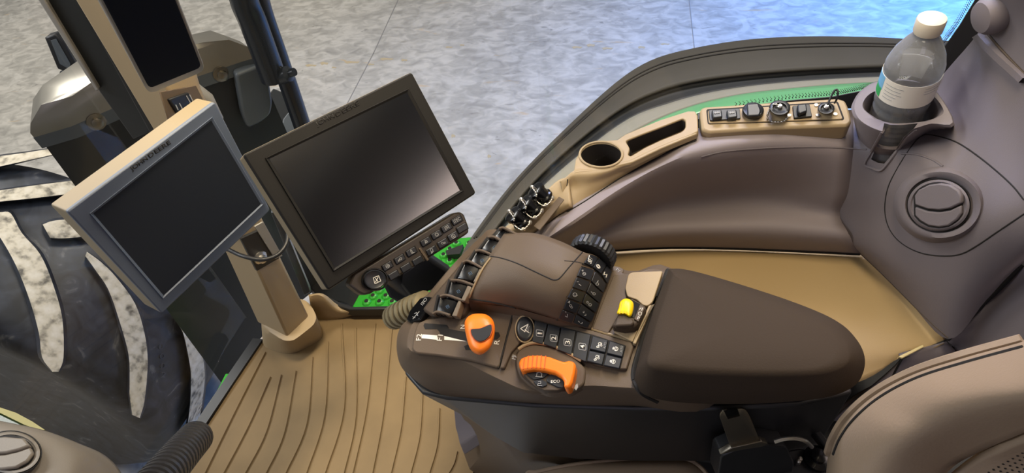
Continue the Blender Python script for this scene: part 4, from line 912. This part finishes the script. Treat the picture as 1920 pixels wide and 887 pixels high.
for p, c, au in (([(1111, 630), (1140, 638), (1135, 661), (1106, 654)], (1124, 647), 1), ([(1143, 639), (1172, 648), (1167, 669), (1138, 662)], (1155, 654), 1), ([(1105, 657), (1134, 664), (1129, 684), (1101, 677)], (1119, 671), 0), ([(1137, 665), (1166, 672), (1161, 691), (1132, 685)], (1150, 678), 0)):
    k_ = plate('function_button', p, T, .005, .009, KEY, st_, r=2)
    ln = [circ(0, -.3, .3), circ(.4, .0, .2), [(-.6, .5), (-.2, .1), (0, .5), (-.5, .7)], [(-.1, -.6), (.5, -.5)]] if c[0] < 1130 else [circ(0, 0, .45), [(-.7, 0), (-.3, 0)], [(0, -.3), (0, .3)], [(-.6, -.3), (-.8, 0), (-.6, .3)]]
    strokes('symbol', loc2(c, 10, 8 if au else 8, ln), T, WHT, k_, wpx=1.1, base=.009)
    if au: text('lettering', 'AUTO', Tb, (c[0]+11, c[1]+7), (c[0]+13, c[1]-5), WHT2, k_, hpx=4)
ringp('oval_ring', 984, 617, 19, 27, 3.5, T, .004, .0085, TAN, st_)
ov = loft('oval_button', [[T.on(*p, h_) for p in circ(984, 617, 15.5*s_, 31, 0, 348, 23*s_)] for s_, h_ in ((1, .004), (1, .009), (.9, .0105), (.7, .011))], KEY, st_)
strokes('symbol', [[(976, 616), (990, 608), (984, 622), (976, 616)], [(984, 618), (992, 624)]], T, WHT, ov, wpx=1.3, base=.011)
text('lettering', 'AUTO', PL(p=T.p+T.n*.011, n=T.n), (991, 624), (993, 611), WHT2, ov, hpx=4)
# throttle dial
dl = plate('dial_dish', [(968, 690), (966, 668), (975, 652), (1000, 644), (1035, 650), (1075, 668), (1098, 690), (1095, 720), (1070, 736), (1030, 738), (995, 726), (975, 708)], T, -.01, .0052, BRN, ac, bevel=.002, r=8)
tube('dish_rim_highlight', cr([T.on(*p, .006) for p in ((972, 655), (985, 647), (1003, 643), (1030, 647), (1060, 659), (1090, 676))], 5), .0022, TAN, dl)  # tan colour paints the highlight along the brown dish's rim
orng = [(974, 690), (971, 681), (976, 671), (990, 666), (1010, 665), (1030, 668), (1046, 674), (1058, 678), (1066, 675), (1076, 677), (1079, 684), (1077, 700), (1073, 716), (1069, 725), (1060, 728), (1057, 722), (1058, 714), (1052, 706), (1040, 699), (1020, 694), (1000, 692), (986, 694), (979, 697)]
od = plate('throttle_dial', orng, T, .0, .022, ORG, ac, bevel=.0045)
bm = bmesh.new()
for a, b in (((983, 670), (981, 692)), ((991, 667), (989, 690)), ((999, 666), (997, 690)), ((1007, 666), (1005, 690)), ((1015, 666), (1013, 690)), ((1023, 667), (1020, 691))):
    q = Vector((.8, 0)); a, b = Vector(a), Vector(b); bprism(bm, [T.on(*p, .0226) for p in (a-q, a+q, b+q, b-q)], -T.n*.003)
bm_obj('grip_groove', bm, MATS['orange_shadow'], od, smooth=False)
plate('dial_base', [(977, 696), (1000, 692), (1030, 696), (1052, 705), (1061, 716), (1058, 727), (1045, 732), (1020, 732), (1003, 724), (988, 710)], T, .0, .012, BRN2, od, bevel=.001)
for p in ([(984, 697), (1005, 694), (1031, 698), (1020, 708), (1002, 712), (995, 708)], [(1034, 700), (1050, 706), (1059, 717), (1056, 727), (1045, 726), (1026, 716), (1024, 710)], [(1000, 714), (1014, 711), (1025, 716), (1026, 722), (1016, 726), (1005, 721)]):
    plate('dial_button', p, T, .010, .014, KEY, od, r=2)
strokes('symbol', [[(1004, 706), (1017, 707)], [(1006, 705), (1007, 699), (1012, 698), (1016, 701), (1015, 706)], [(1009, 716), (1014, 715), (1014, 719), (1009, 719), (1008, 723), (1016, 723)]], T, WHT2, od, wpx=1, base=.0142)
text('lettering', 'ECO', PL(p=T.p+T.n*.0142, n=T.n), (1033, 718), (1050, 717), WHT, od, hpx=5)
strokes('marking', [[(960, 668), (966, 668)], [(962, 665), (962, 672)], [(960, 672), (966, 674)], [(965, 666), (968, 670)]], T, WHT2, dl, wpx=1.2, base=.006)
plate('marking', [(1079, 722), (1083, 719), (1084, 726), (1080, 732), (1077, 728)], T, .005, .0058, WHT2, dl, bevel=0)
# top cover
cv = patch('top_cover', [
 [(945, 438, .772), (1000, 437, .785), (1050, 452, .786), (1092, 472, .78), (1118, 480, .765), (1148, 500, .738)],
 [(925, 468, .772), (975, 480, .788), (1035, 500, .79), (1076, 512, .783), (1105, 520, .765), (1137, 530, .738)],
 [(905, 500, .765), (965, 515, .78), (1025, 535, .781), (1065, 545, .775), (1095, 552, .757), (1126, 562, .732)],
 [(890, 535, .752), (965, 548, .764), (1020, 565, .765), (1055, 575, .760), (1085, 584, .745), (1117, 592, .727)],
 [(876, 566, .731), (965, 577, .738), (1020, 592, .739), (1046, 600, .739), (1075, 608, .734), (1108, 618, .722)]], BRN, ac, sub=5, thick=.01)
sk1 = [(945, 438, .772), (1000, 437, .785), (1050, 452, .786), (1092, 472, .78), (1118, 480, .765), (1148, 500, .738), (1137, 530, .738), (1126, 562, .732), (1117, 592, .727), (1108, 618, .722), (1046, 600, .739), (965, 577, .738), (876, 566, .731), (890, 535, .752), (905, 500, .765), (925, 468, .772)]
a_ = [W(x, y, z-.004) for x, y, z in sk1]; b_ = [Vector((p.x, p.y, .69)) for p in a_]
loft('cover_skirt', [b_, a_], BRN, ac, cap=False, ang=30)
seam('cover_seam', [(916, 480), (940, 484), (970, 494), (1000, 508), (1030, 522), (1040, 525), (1050, 521), (1068, 500), (1092, 473)], [cv], SEAM, cv, r=.0009)
seam('cover_edge', [(880, 558), (890, 535), (905, 505), (920, 484)], [cv], TAN, cv, r=.0014, lift=.0005)
seam('cover_seam', [(1058, 489), (1085, 492), (1110, 502), (1140, 524)], [cv], SEAM, cv, r=.0008)
# 12+3 key pad on the right slope
def draped(name, poly, obs, h0, h1, m, par, r=0, bevel=0):
    if r: poly = rnd(v2(poly), r, 3)
    P = [hit(p[0], p[1], obs) for p in poly]; P = [p for p in P if p]
    nn = sum((p[1] for p in P), Vector()).normalized(); bm = bmesh.new(); bprism(bm, [p[0]+nn*h1 for p in P], -nn*(h1-h0)); return bm_obj(name, bm, m, par, bevel=bevel), nn
draped('keypad_well', [(1102, 475), (1122, 484), (1146, 512), (1136, 535), (1130, 538), (1112, 503), (1090, 496)], [cv], -.001, .0012, SEAM, cv)
draped('keypad_well', [(1090, 499), (1112, 506), (1136, 534), (1112, 610), (1098, 615), (1044, 598), (1062, 556)], [cv], -.001, .0012, SEAM, cv)
for i, p in enumerate(([(1103, 478), (1118, 484), (1108, 501), (1093, 494)], [(1120, 485), (1134, 497), (1124, 514), (1110, 502)], [(1135, 499), (1145, 512), (1136, 533), (1126, 516)])):
    k_, nn = draped('top_key', p, [cv], .001, .003, KEY, cv, r=2, bevel=.0004)
    c = Vector((sum(q[0] for q in p)/4, sum(q[1] for q in p)/4)); hp = PL(p=hit(c.x, c.y, [cv])[0]+nn*.003, n=nn)
    if i == 0: text('lettering', 'SET', hp, (c.x+3, c.y+6), (c.x+6, c.y-5), WHT, k_, hpx=7, bold=.01)
    else: strokes('symbol', loc2(c, 55, 6, [circ(0, 0, .7, ry=.4), [(-.2, -.3), (-.2, .3)], [(.3, -.3), (.3, .3)]] if i == 1 else [[(-.8, -.3), (-.3, .4), (.2, -.4), (.8, .3)]]), hp, WHT, k_, wpx=1.1)
row = [((1086, 501), (1112, 508), (1134, 534)), ((1078, 520), (1104, 529), (1128, 552)), ((1070, 540), (1095, 549), (1121, 571)), ((1061, 559), (1087, 569), (1114, 589)), ((1054, 579), (1078, 588), (1106, 606)), ((1046, 597), (1072, 606), (1099, 615))]
for j in range(5):
    a, b = row[j], row[j+1]
    for i in (0, 1):
        p = [interp(a[i], a[i+1], .04), interp(a[i], a[i+1], .96), interp(b[i], b[i+1], .96), interp(b[i], b[i+1], .04)]
        p = [p[0], p[1], interp(p[1], p[2], .9), interp(p[0], p[3], .9)]
        k_, nn = draped('rocker_key', p, [cv], .001, .0032, KEY, cv, r=2, bevel=.0005)
        c = Vector((sum(q[0] for q in p)/4, sum(q[1] for q in p)/4)); hh_ = hit(c.x, c.y, [cv]); hp = PL(p=hh_[0]+nn*.0034, n=nn)
        ln = [[[(-.9, -.5), (-.5, -.5)], [(-.7, -.7), (-.7, -.3)], circ(0, 0, .35), [(-.3, 0), (.3, 0)]], [[(-.9, -.2), (-.6, -.4)], [(-.2, 0), (.4, .1)]], [circ(-.1, 0, .45), [(-.3, .2), (.5, -.2)]], [[(-.9, -.3), (-.7, -.7), (-.5, -.3), (-.9, -.3)], circ(0, .1, .25), circ(.4, .3, .2)], [[(-.9, -.5), (-.5, -.5)], [(-.7, -.7), (-.7, -.3)], [(0, -.3), (.3, .3), (-.2, .3)]]][j] if i == 0 else [[[(0, -.5), (0, -.1)], circ(.2, .3, .3)], [[(-.5, 0), (-.2, .1)], circ(.3, .1, .28)], [circ(-.4, 0, .2), circ(.4, .2, .3)], [[(-.4, -.4), (-.2, .1), (-.5, 0)], [(.3, 0), (.5, .4), (.2, .5)]], [[(-.5, .2), (-.2, .3)], [(.2, -.3), (.5, .2), (.2, .4)]]][j]
        strokes('symbol', loc2(c, 30, 8, ln), hp, WHT2, k_, wpx=1.1)
# thumbwheel at the cover corner
h = hit(1108, 482, [cv]); wc = W(1112, 492, .755); wa = (W(1096, 510, .765)-W(1116, 470, .765)).normalized(); wa = (wa*-1)
bm = bmesh.new(); n = 30; rr1 = []
wc2 = W(1106, 487, .752)
for hh_, sc2 in ((0, .93), (.003, 1), (.016, 1), (.019, .93)):
    ring = []
    u = Vector((0, 0, 1)); u = (u-wa*u.dot(wa)).normalized(); v = wa.cross(u)
    for k in range(n*2):
        r_ = .031*sc2*(1 if k % 2 else .955); a = 2*math.pi*k/(n*2); ring.append(wc2+wa*hh_+(u*math.cos(a)+v*math.sin(a))*r_)
    rr1.append(ring)
bm.free(); loft('thumbwheel', rr1, BLK, ac, ang=25)
hw = hit(1158, 508, [hs]) 
plate('icon_tab', [(1148, 498), (1162, 500), (1170, 505), (1168, 512), (1160, 516), (1150, 515)], PL((1148, 500, .73), (1170, 505, .73), (1160, 516, .73)), -.004, .0, BRN, ac, bevel=.001, r=3)
strokes('icon', loc2((1159, 506), 20, 5, [[(-.7, .3), (-.4, -.5), (.2, 0)], [(.2, .5), (.8, 0)]]), PL((1148, 500, .73), (1170, 505, .73), (1160, 516, .73)), WHT2, ac, wpx=1)
# trough with tan rear wall and yellow switch
TT = PL(p=T.p+T.n*.001, n=T.n)
plate('trough_liner', [(1150, 516), (1186, 512), (1240, 510), (1222, 572), (1206, 574), (1196, 568), (1180, 572), (1165, 585), (1140, 625), (1110, 616)], TT, -.006, .001, BRN, ac, bevel=.001)
plate('trough_lid', [(1178, 514), (1186, 510), (1243, 508), (1224, 566), (1214, 574), (1205, 572), (1195, 562), (1176, 556), (1172, 540)], TT, 0, .0055, TAN, ac, bevel=.0015, r=4)
plate('trough_floor', [(1150, 622), (1165, 615), (1190, 614), (1196, 620), (1186, 641), (1180, 638)], TT, 0, .004, TAN, ac, bevel=.001)
plate('pad_edge_strip', [(1216, 573), (1226, 569), (1248, 506), (1253, 506), (1192, 645), (1186, 643)], TT, 0, .007, TAN, ac, bevel=.001)
sw = plate('switch_housing', [(1146, 610), (1158, 590), (1164, 565), (1185, 558), (1209, 572), (1212, 577), (1197, 606), (1190, 612), (1170, 615)], TT, 0, .018, BRN2, ac, bevel=.003)
plate('switch_well', [(1165, 570), (1180, 560), (1200, 570), (1190, 596), (1170, 592)], TT, .016, .0186, BLKG, sw, bevel=0)
plate('switch_label', [(1200, 573), (1209, 577), (1197, 603), (1189, 598)], TT, .017, .0196, BRN, sw, bevel=.0003)
strokes('symbol', [circ(1200, 588, 3.2), [(1203, 582), (1205, 577)], [(1197, 593), (1195, 598)], [(1199, 580), (1202, 577)], [(1198, 597), (1200, 594)]], TT, WHT, sw, wpx=1, base=.0196)
yb = cr(v2([(1160, 578), (1163, 566), (1172, 560), (1182, 562), (1188, 570), (1187, 584), (1182, 595), (1172, 590), (1157, 589)]), 4, True); yc = Vector((1173, 577))
ys = loft('yellow_rocker', [[TT.on(*(yc+(p-yc)*s_), h_) for p in yb] for s_, h_ in ((.9, .016), (1, .022), (.97, .028), (.8, .031), (.4, .032))], YEL, sw)
for k in range(4): strokes('rocker_rib', [[(1166+k*5, 565+abs(k-1)), (1162+k*6, 588)]], TT, mat('yellow_shade', 'c9a800', .4) if k == 0 else MATS['yellow_shade'], ys, wpx=1.2, base=.0315)
plate('switch_hood', [(1158, 592), (1166, 587), (1172, 588), (1184, 596), (1190, 604), (1184, 610), (1152, 611)], TT, .018, .027, BRN2, sw, bevel=.002)
# lever row
LP = PL((812, 590, .715), (975, 435, .768), (850, 520, .735))
print('LP', LP.n)
rampb = plate('lever_ramp', [(806, 592), (790, 580), (812, 552), (858, 498), (905, 448), (930, 431), (972, 436), (955, 455), (920, 488), (900, 520), (884, 552), (868, 592)], LP, -.03, 0, BRN2, ac, bevel=.004)
L8 = lambda x, y: (740+x/4.03, 400+y/4.03)
pads = [[(300, 765), (330, 625), (470, 655), (490, 670), (430, 775)], [(378, 648), (415, 508), (560, 540), (575, 560), (500, 655)], [(455, 500), (520, 370), (650, 410), (665, 430), (590, 520)], [(555, 375), (610, 285), (740, 325), (750, 340), (670, 420)], [(640, 275), (705, 185), (840, 230), (850, 250), (760, 320)], [(735, 185), (790, 120), (920, 160), (930, 175), (855, 235)]]
blades = [[(430, 775), (480, 660), (500, 665), (495, 700), (470, 780)], [(500, 655), (550, 545), (578, 555), (570, 590), (530, 665)], [(590, 520), (640, 420), (668, 422), (662, 450), (625, 515)], [(670, 420), (725, 340), (752, 332), (745, 360), (690, 425)], [(755, 320), (825, 240), (852, 240), (845, 265), (775, 318)], [(850, 235), (905, 170), (932, 168), (928, 190), (870, 235)]]
divs = [[(288, 760), (330, 745), (420, 770)], [(345, 628), (400, 620), (530, 665)], [(425, 505), (500, 510), (600, 545)], [(515, 372), (560, 362), (680, 425)], [(610, 285), (660, 283), (770, 330)], [(705, 180), (760, 182), (855, 240)], [(790, 115), (830, 112), (930, 165)]]
for i in range(6):
    p = [L8(*q) for q in pads[i]]; c = (sum(q[0] for q in p)/5, sum(q[1] for q in p)/5)
    plate('lever_well', ins(p, c, 1.15), LP, 0, .0006, SEAM, rampb, bevel=0)
    k_ = loft('paddle_lever', [[LP.on(*(Vector(c)+(Vector(q)-Vector(c))*s_), h_) for q in rnd(v2(p), 4)] for s_, h_ in ((.9, .0), (1, .003), (.97, .007), (.8, .009))], BLKG, ac, ang=40)
    bl_ = [L8(*q) for q in blades[i]]
    plate('blade', bl_, LP, .002, .015, mat('blade_edge', '6e6252', .4) if i == 0 else MATS['blade_edge'], k_, bevel=.001)
    strokes('symbol', loc2((c[0]-1, c[1]+2), -30, 5, [[(-.5, .5), (-.5, -.5), (.5, -.5), (.5, .5), (-.5, .5)], [(-.2, 0), (.3, 0)]]), LP, mat('lever_print', '3c5670', .5) if i == 0 else MATS['lever_print'], k_, wpx=.7, base=.0092)
for i, dv in enumerate(divs):
    tube('divider', cr([LP.on(*L8(*q), .012) for q in dv], 5), .0018, BRN, rampb); 
    bm = bmesh.new(); P = cr([LP.on(*L8(*q), .012) for q in dv], 5); Q = [q-LP.n*.012 for q in P]
    for a in range(len(P)-1): bm.faces.new([bm.verts.new(x) for x in (P[a], P[a+1], Q[a+1], Q[a])])
    o_ = bm_obj('divider_web', bm, BRN, rampb); o_.modifiers.new('s', 'SOLIDIFY').thickness = .0015
# iso button strip at the front corner
IP = PL((765, 602, .685), (805, 556, .705), (785, 603, .695))
ib = plate('corner_button_strip', [(761, 600), (768, 582), (788, 558), (803, 555), (812, 558), (800, 580), (786, 600), (768, 605)], IP, -.012, .008, BLKG, ac, bevel=.002, r=3)
text('lettering', 'ISO', PL(p=IP.p+IP.n*.0082, n=IP.n), (792, 573), (801, 561), WHT2, ib, hpx=5)
strokes('symbol', [[(774, 598), (786, 584)], [(777, 588), (781, 586), (783, 592)], [(774, 594), (778, 596)]], IP, WHT2, ib, wpx=1, base=.0082)
# front cover and side seams
seam('deck_gap', [(966, 577), (958, 605), (946, 650), (934, 690)], [st_, dk_, hs], SEAM, ac, r=.0016, lift=.0002, smooth=False)
seam('cover_gap', [(884, 561), (920, 566), (965, 577), (1046, 600)], [st_, dk_, cv, hs], SEAM, ac, r=.0008, lift=.0006)
# arm pad
pad = empty('armrest_pad', W(1400, 650, .72), 'long brown padded armrest cushion tapering to a rounded rear end', 'armrest')
ps = [(1258, 506), (1300, 512), (1400, 540), (1500, 573), (1570, 603), (1605, 635), (1621, 668), (1618, 700), (1600, 725), (1555, 744), (1480, 753), (1400, 757), (1300, 756), (1240, 750), (1205, 738), (1190, 715), (1196, 680), (1212, 620), (1232, 560), (1246, 515)]
pt = [(1268, 516), (1305, 520), (1395, 548), (1490, 582), (1552, 612), (1580, 640), (1590, 662), (1584, 682), (1560, 696), (1520, 703), (1450, 704), (1380, 702), (1300, 698), (1250, 693), (1225, 688), (1216, 676), (1222, 650), (1232, 610), (1248, 560), (1262, 520)]
R1 = [W(x, y, .735) for x, y in ps]; R2 = [W(x, y, .785) for x, y in pt]; R0 = [W(x, y+2, .70) for x, y in ins(ps, (1400, 650), .985)]
R15 = [a.lerp(b, .45)+(a-b).normalized()*.004+Vector((0, 0, .006)) for a, b in zip(R1, R2)]; R18 = [a.lerp(b, .85)+Vector((0, 0, .003)) for a, b in zip(R1, R2)]
cn_ = sum(R2, Vector())/len(R2)
R3 = [p.lerp(cn_, .12)+Vector((0, 0, .0035)) for p in R2]; R4 = [p.lerp(cn_, .5)+Vector((0, 0, .007)) for p in R2]; R5 = [p.lerp(cn_, .9)+Vector((0, 0, .008)) for p in R2]
loft('pad_cushion', [cr(x, 5, True) for x in (R0, R1, R15, R18, R2, R3, R4, R5)], PADM, pad, ang=75)
pb = [W(x, y, .70) for x, y in ins(ps, (1400, 655), .97)]; pb0 = [W(x, y, .64) for x, y in ins(ps, (1400, 672), .93)]
loft('pad_base', [cr(pb0, 4, True), cr(pb, 4, True)], BLK, pad)
seam('pad_gap', [(1252, 507), (1238, 545), (1216, 600), (1197, 660), (1188, 695), (1190, 716), (1204, 738), (1232, 753)], [hs]+[c for c in pad.children if c.name == 'pad_cushion'], SEAM, ac, r=.0032)
# ------------------------------------------------------------------ pedestal under the console, conduit, hose
pe = empty('console_pedestal', W(930, 850, 0), 'taupe plastic pedestal foot under the front of the armrest console', 'pedestal')
loft('foot', [WW([(872, 800, .0), (862, 830, .0), (880, 880, 0), (960, 940, 0), (1150, 960, 0), (1200, 880, .0), (1000, 780, 0)]), WW([(845, 745, .30), (870, 792, .22), (905, 850, .2), (980, 880, .2), (1100, 890, .2), (1150, 830, .3), (1000, 760, .40)]), WW([(840, 742, .50), (870, 765, .46), (930, 815, .45), (1000, 845, .45), (1100, 850, .45), (1150, 800, .5), (1000, 745, .55)])], BRN, pe, bevel=.004, ang=30)
prism('bracket', WW([(848, 748, .30), (890, 770, .30), (910, 790, .30), (895, 812, .28), (862, 835, .2), (855, 800, .25)]), Vector((0, 0, -.05)), GRY, pe, bevel=.004)
seat_ = 0
def corr(name, P, r, m, parent, pitch, amp):
    P = cr(P, 14); L = [0]
    for a, b in zip(P, P[1:]): L.append(L[-1]+(b-a).length)
    n = int(L[-1]/pitch*8); pts = []; rs = []; j = 0
    for k in range(n):
        s_ = L[-1]*k/(n-1)
        while j < len(L)-2 and L[j+1] < s_: j += 1
        t = (s_-L[j])/(L[j+1]-L[j]); pts.append(P[j].lerp(P[j+1], t)); x = (k % 8)/8; rs.append(r+amp*(1 if x in (.25, .375, .5, .625, .75) else -1 if x == 0 else 0))
    bm = bmesh.new(); btube(bm, pts, rs, 20); return bm_obj(name, bm, m, parent, ang=25)
co = corr('ribbed_conduit', [W(737, 596, .60), W(752, 588, .62), W(775, 577, .64), W(800, 568, .66)], .016, CON, None, .0115, .0034)
tag(co, 'tan ribbed conduit elbow poking out under the front corner of the console', 'conduit')
ho = corr('corrugated_hose', [W(367, 820, .45), W(343, 847, .5), W(312, 884, .55), W(272, 930, .6)], .024, HOSE, None, .0135, .0042)
tag(ho, 'thick black corrugated hose rising at the bottom edge beside the floor mat', 'hose')
# left dash panel with vent
da = empty('dash_panel', W(100, 850, .6), 'taupe dash pod with round air vent in the bottom left corner', 'dash panel')
dpn = patch('dash_shell', [
 [(-80, 770, .68), (0, 789, .70), (80, 806, .70), (150, 832, .68), (200, 856, .66), (232, 895, .64), (250, 960, .62)],
 [(-80, 800, .72), (0, 812, .73), (75, 828, .73), (140, 850, .72), (180, 876, .70), (205, 915, .68), (215, 970, .65)],
 [(-80, 960, .72), (0, 960, .74), (60, 960, .74), (110, 960, .73), (140, 965, .71), (160, 970, .69), (170, 990, .66)]], DASH, da, sub=6)
h = hit(30, 850, [dpn]); DP = PL(p=h[0]+h[1]*.002, n=h[1])
ringp('vent_ring', 20, 849, 59, 42, 3, DP, -.001, .003, SEAM, da)
loft('vent_bezel', [[DP.on(*p, hh) for p in circ(20, 849, rx, 47, 0, 352, rx*.70)] for rx, hh in ((56, 0), (55, .004), (49, .005), (46, .003))], DASH, da)
plate('vent_gap', circ(16, 848, 47, 40, 0, 351, 32), DP, .002, .0053, SEAM, da, bevel=0)
plate('vent_blade', [(-40, 862), (-40, 835), (-20, 821), (10, 818), (44, 821), (55, 834), (35, 842), (10, 848), (-20, 850)], DP, .004, .012, DASH, da, bevel=.002)
plate('vent_blade', [(-35, 868), (-20, 854), (10, 852), (35, 846), (57, 838), (62, 848), (50, 864), (28, 876), (0, 879), (-20, 876)], DP, .004, .009, DASH, da, bevel=.002)
# ------------------------------------------------------------------ seat
se = empty('driver_seat', W(1700, 830, .4), 'brown leather driver seat, side bolster and cushion edge at the bottom right', 'seat')
bk = patch('backrest_bolster', [
 [(1545, 960, .50), (1558, 840, .58), (1590, 790, .62), (1640, 745, .68), (1710, 705, .74), (1800, 672, .78), (1930, 640, .84), (2050, 610, .9)],
 [(1545, 960, .56), (1556, 838, .66), (1588, 780, .72), (1638, 735, .77), (1708, 697, .81), (1795, 668, .85), (1928, 636, .90), (2050, 606, .95)],
 [(1560, 970, .64), (1575, 850, .73), (1612, 792, .79), (1662, 752, .83), (1730, 718, .87), (1812, 692, .90), (1930, 668, .94), (2050, 640, .98)],
 [(1620, 980, .70), (1650, 880, .79), (1695, 830, .84), (1745, 795, .87), (1800, 770, .90), (1865, 750, .93), (1950, 735, .96), (2060, 710, 1.0)],
 [(1720, 1000, .70), (1745, 925, .765), (1787, 876, .79), (1828, 852, .82), (1858, 838, .84), (1890, 824, .865), (1955, 800, .905), (2070, 780, .96)]], LEA, se, sub=6, thick=.02)
seam('piping', [(1556, 850), (1566, 822), (1592, 782), (1642, 738), (1712, 701), (1800, 672), (1918, 640)], [bk], LEA, bk, r=.0042, lift=.002)
seam('seam_line', [(1563, 852), (1577, 820), (1604, 784), (1652, 744), (1720, 709), (1808, 681), (1918, 651)], [bk], SEAM, bk, r=.0016, lift=.0002)
pf = patch('perforated_panel', [
 [(1740, 960, .77), (1795, 890, .795), (1840, 860, .825), (1870, 847, .845), (1900, 834, .865), (1960, 812, .905)],
 [(1760, 1010, .75), (1830, 930, .785), (1880, 890, .815), (1910, 875, .83), (1950, 860, .85), (2010, 840, .89)],
 [(1800, 1060, .73), (1880, 990, .77), (1940, 940, .80), (1980, 920, .82), (2020, 900, .84), (2080, 880, .88)]], LEA, se, sub=6, thick=.01)
bm = bmesh.new()
for i in range(14):
    for j in range(12):
        x = 1836+i*9+j*4; y = 896-i*5.2+j*8.2
        if x > 1935 or y > 905 or y < 846-(x-1870)*.44+6: continue
        q = hit(x, y, [pf], .0002)
        if q: blathe(bm, [(.0009, 0), (.0009, .0003)], q[0], q[1], 6)
bm_obj('perforation', bm, SEAM, pf)['kind'] = 'stuff'
bb_ = prism('backrest_core', [Vector(p) for p in ((.56, -.28, 1.2), (.74, -.28, 1.2), (.74, .30, 1.2), (.56, .30, 1.2))], Vector((-.06, 0, -.75)), LEA, se, bevel=.05, seg=5)
ct = cr(v2([(960, 960), (985, 890), (1010, 882), (1080, 868), (1160, 860), (1250, 856), (1290, 860), (1315, 875), (1330, 900), (1340, 960)]), 5)
loft('seat_cushion', [[W(p.x, p.y, .30) for p in ct], [W(p.x, p.y, .42) for p in ct], [W(p.x-(p.x-1150)*.02, p.y+6, .435) for p in ct], [W(p.x-(p.x-1150)*.1, p.y+22, .44) for p in ct]], LEA, se, ang=60)
tube('cushion_piping', [W(p.x, p.y+3, .432) for p in ct], .0035, LEA, se)
# ------------------------------------------------------------------ seat belt buckle tongue and black mechanism
bt = empty('seat_belt_latch', W(1390, 810, .5), 'upright steel seat belt tongue with square hole beside the seat', 'seat belt')
BT = PL((1370, 835, .60), (1420, 825, .60), (1365, 780, .665))
to_ = plate('steel_tongue', rnd(v2([(1371, 842), (1349, 780), (1356, 769), (1396, 766), (1405, 778), (1427, 832)]), 8), BT, -.002, .0006, STL, bt, bevel=.0006)
boolcut(to_, [cutter([(1363, 783), (1389, 777), (1394, 793), (1371, 799)], BT, -.01, .01)])
plate('steel_foot', [(1350, 853), (1372, 840), (1428, 828), (1440, 832), (1430, 838), (1380, 846)], BT, -.004, .004, STL, bt, bevel=.001)
plate('buckle_body', [(1352, 856), (1384, 842), (1432, 834), (1475, 838), (1490, 870), (1480, 920), (1380, 930), (1345, 900)], BT, -.03, -.002, BLK, bt, bevel=.006, r=6)
tube('wire_loop', cr([W(1452, 828, .58), W(1470, 823, .585), (W(1492, 822, .585)), W(1510, 827, .58), W(1522, 838, .56)], 5), .0028, CHR, bt)
me_ = empty('seat_adjuster', W(1530, 860, .3), 'black seat adjuster mechanism with chrome pivots in the gap beside the backrest', 'mechanism')
AP = PL((1500, 860, .50), (1560, 840, .50), (1520, 900, .50))
plate('lever_plate', [(1440, 850), (1500, 840), (1540, 848), (1556, 880), (1540, 930), (1450, 930)], AP, -.04, 0, BLK, me_, bevel=.006, r=6)
plate('link', [(1508, 790), (1520, 782), (1562, 835), (1550, 842)], AP, 0, .015, BLK, me_, bevel=.003)
lathe('pivot', [(.018, 0), (.018, .006), (.010, .008), (.010, .014), (.004, .016)], AP.on(1532, 862, 0), AP.n, BLKG, me_, 20)
ringp('pivot_ring', 1532, 862, 14, 12, 2, AP, .002, .006, STL, me_)
for x, y in ((1496, 868), (1499, 863), (1546, 862), (1532, 856)): lathe('chrome_pin', [(.003, 0), (.003, .006), (.0015, .008)], AP.on(x, y, .004), AP.n, CHR, me_, 10)
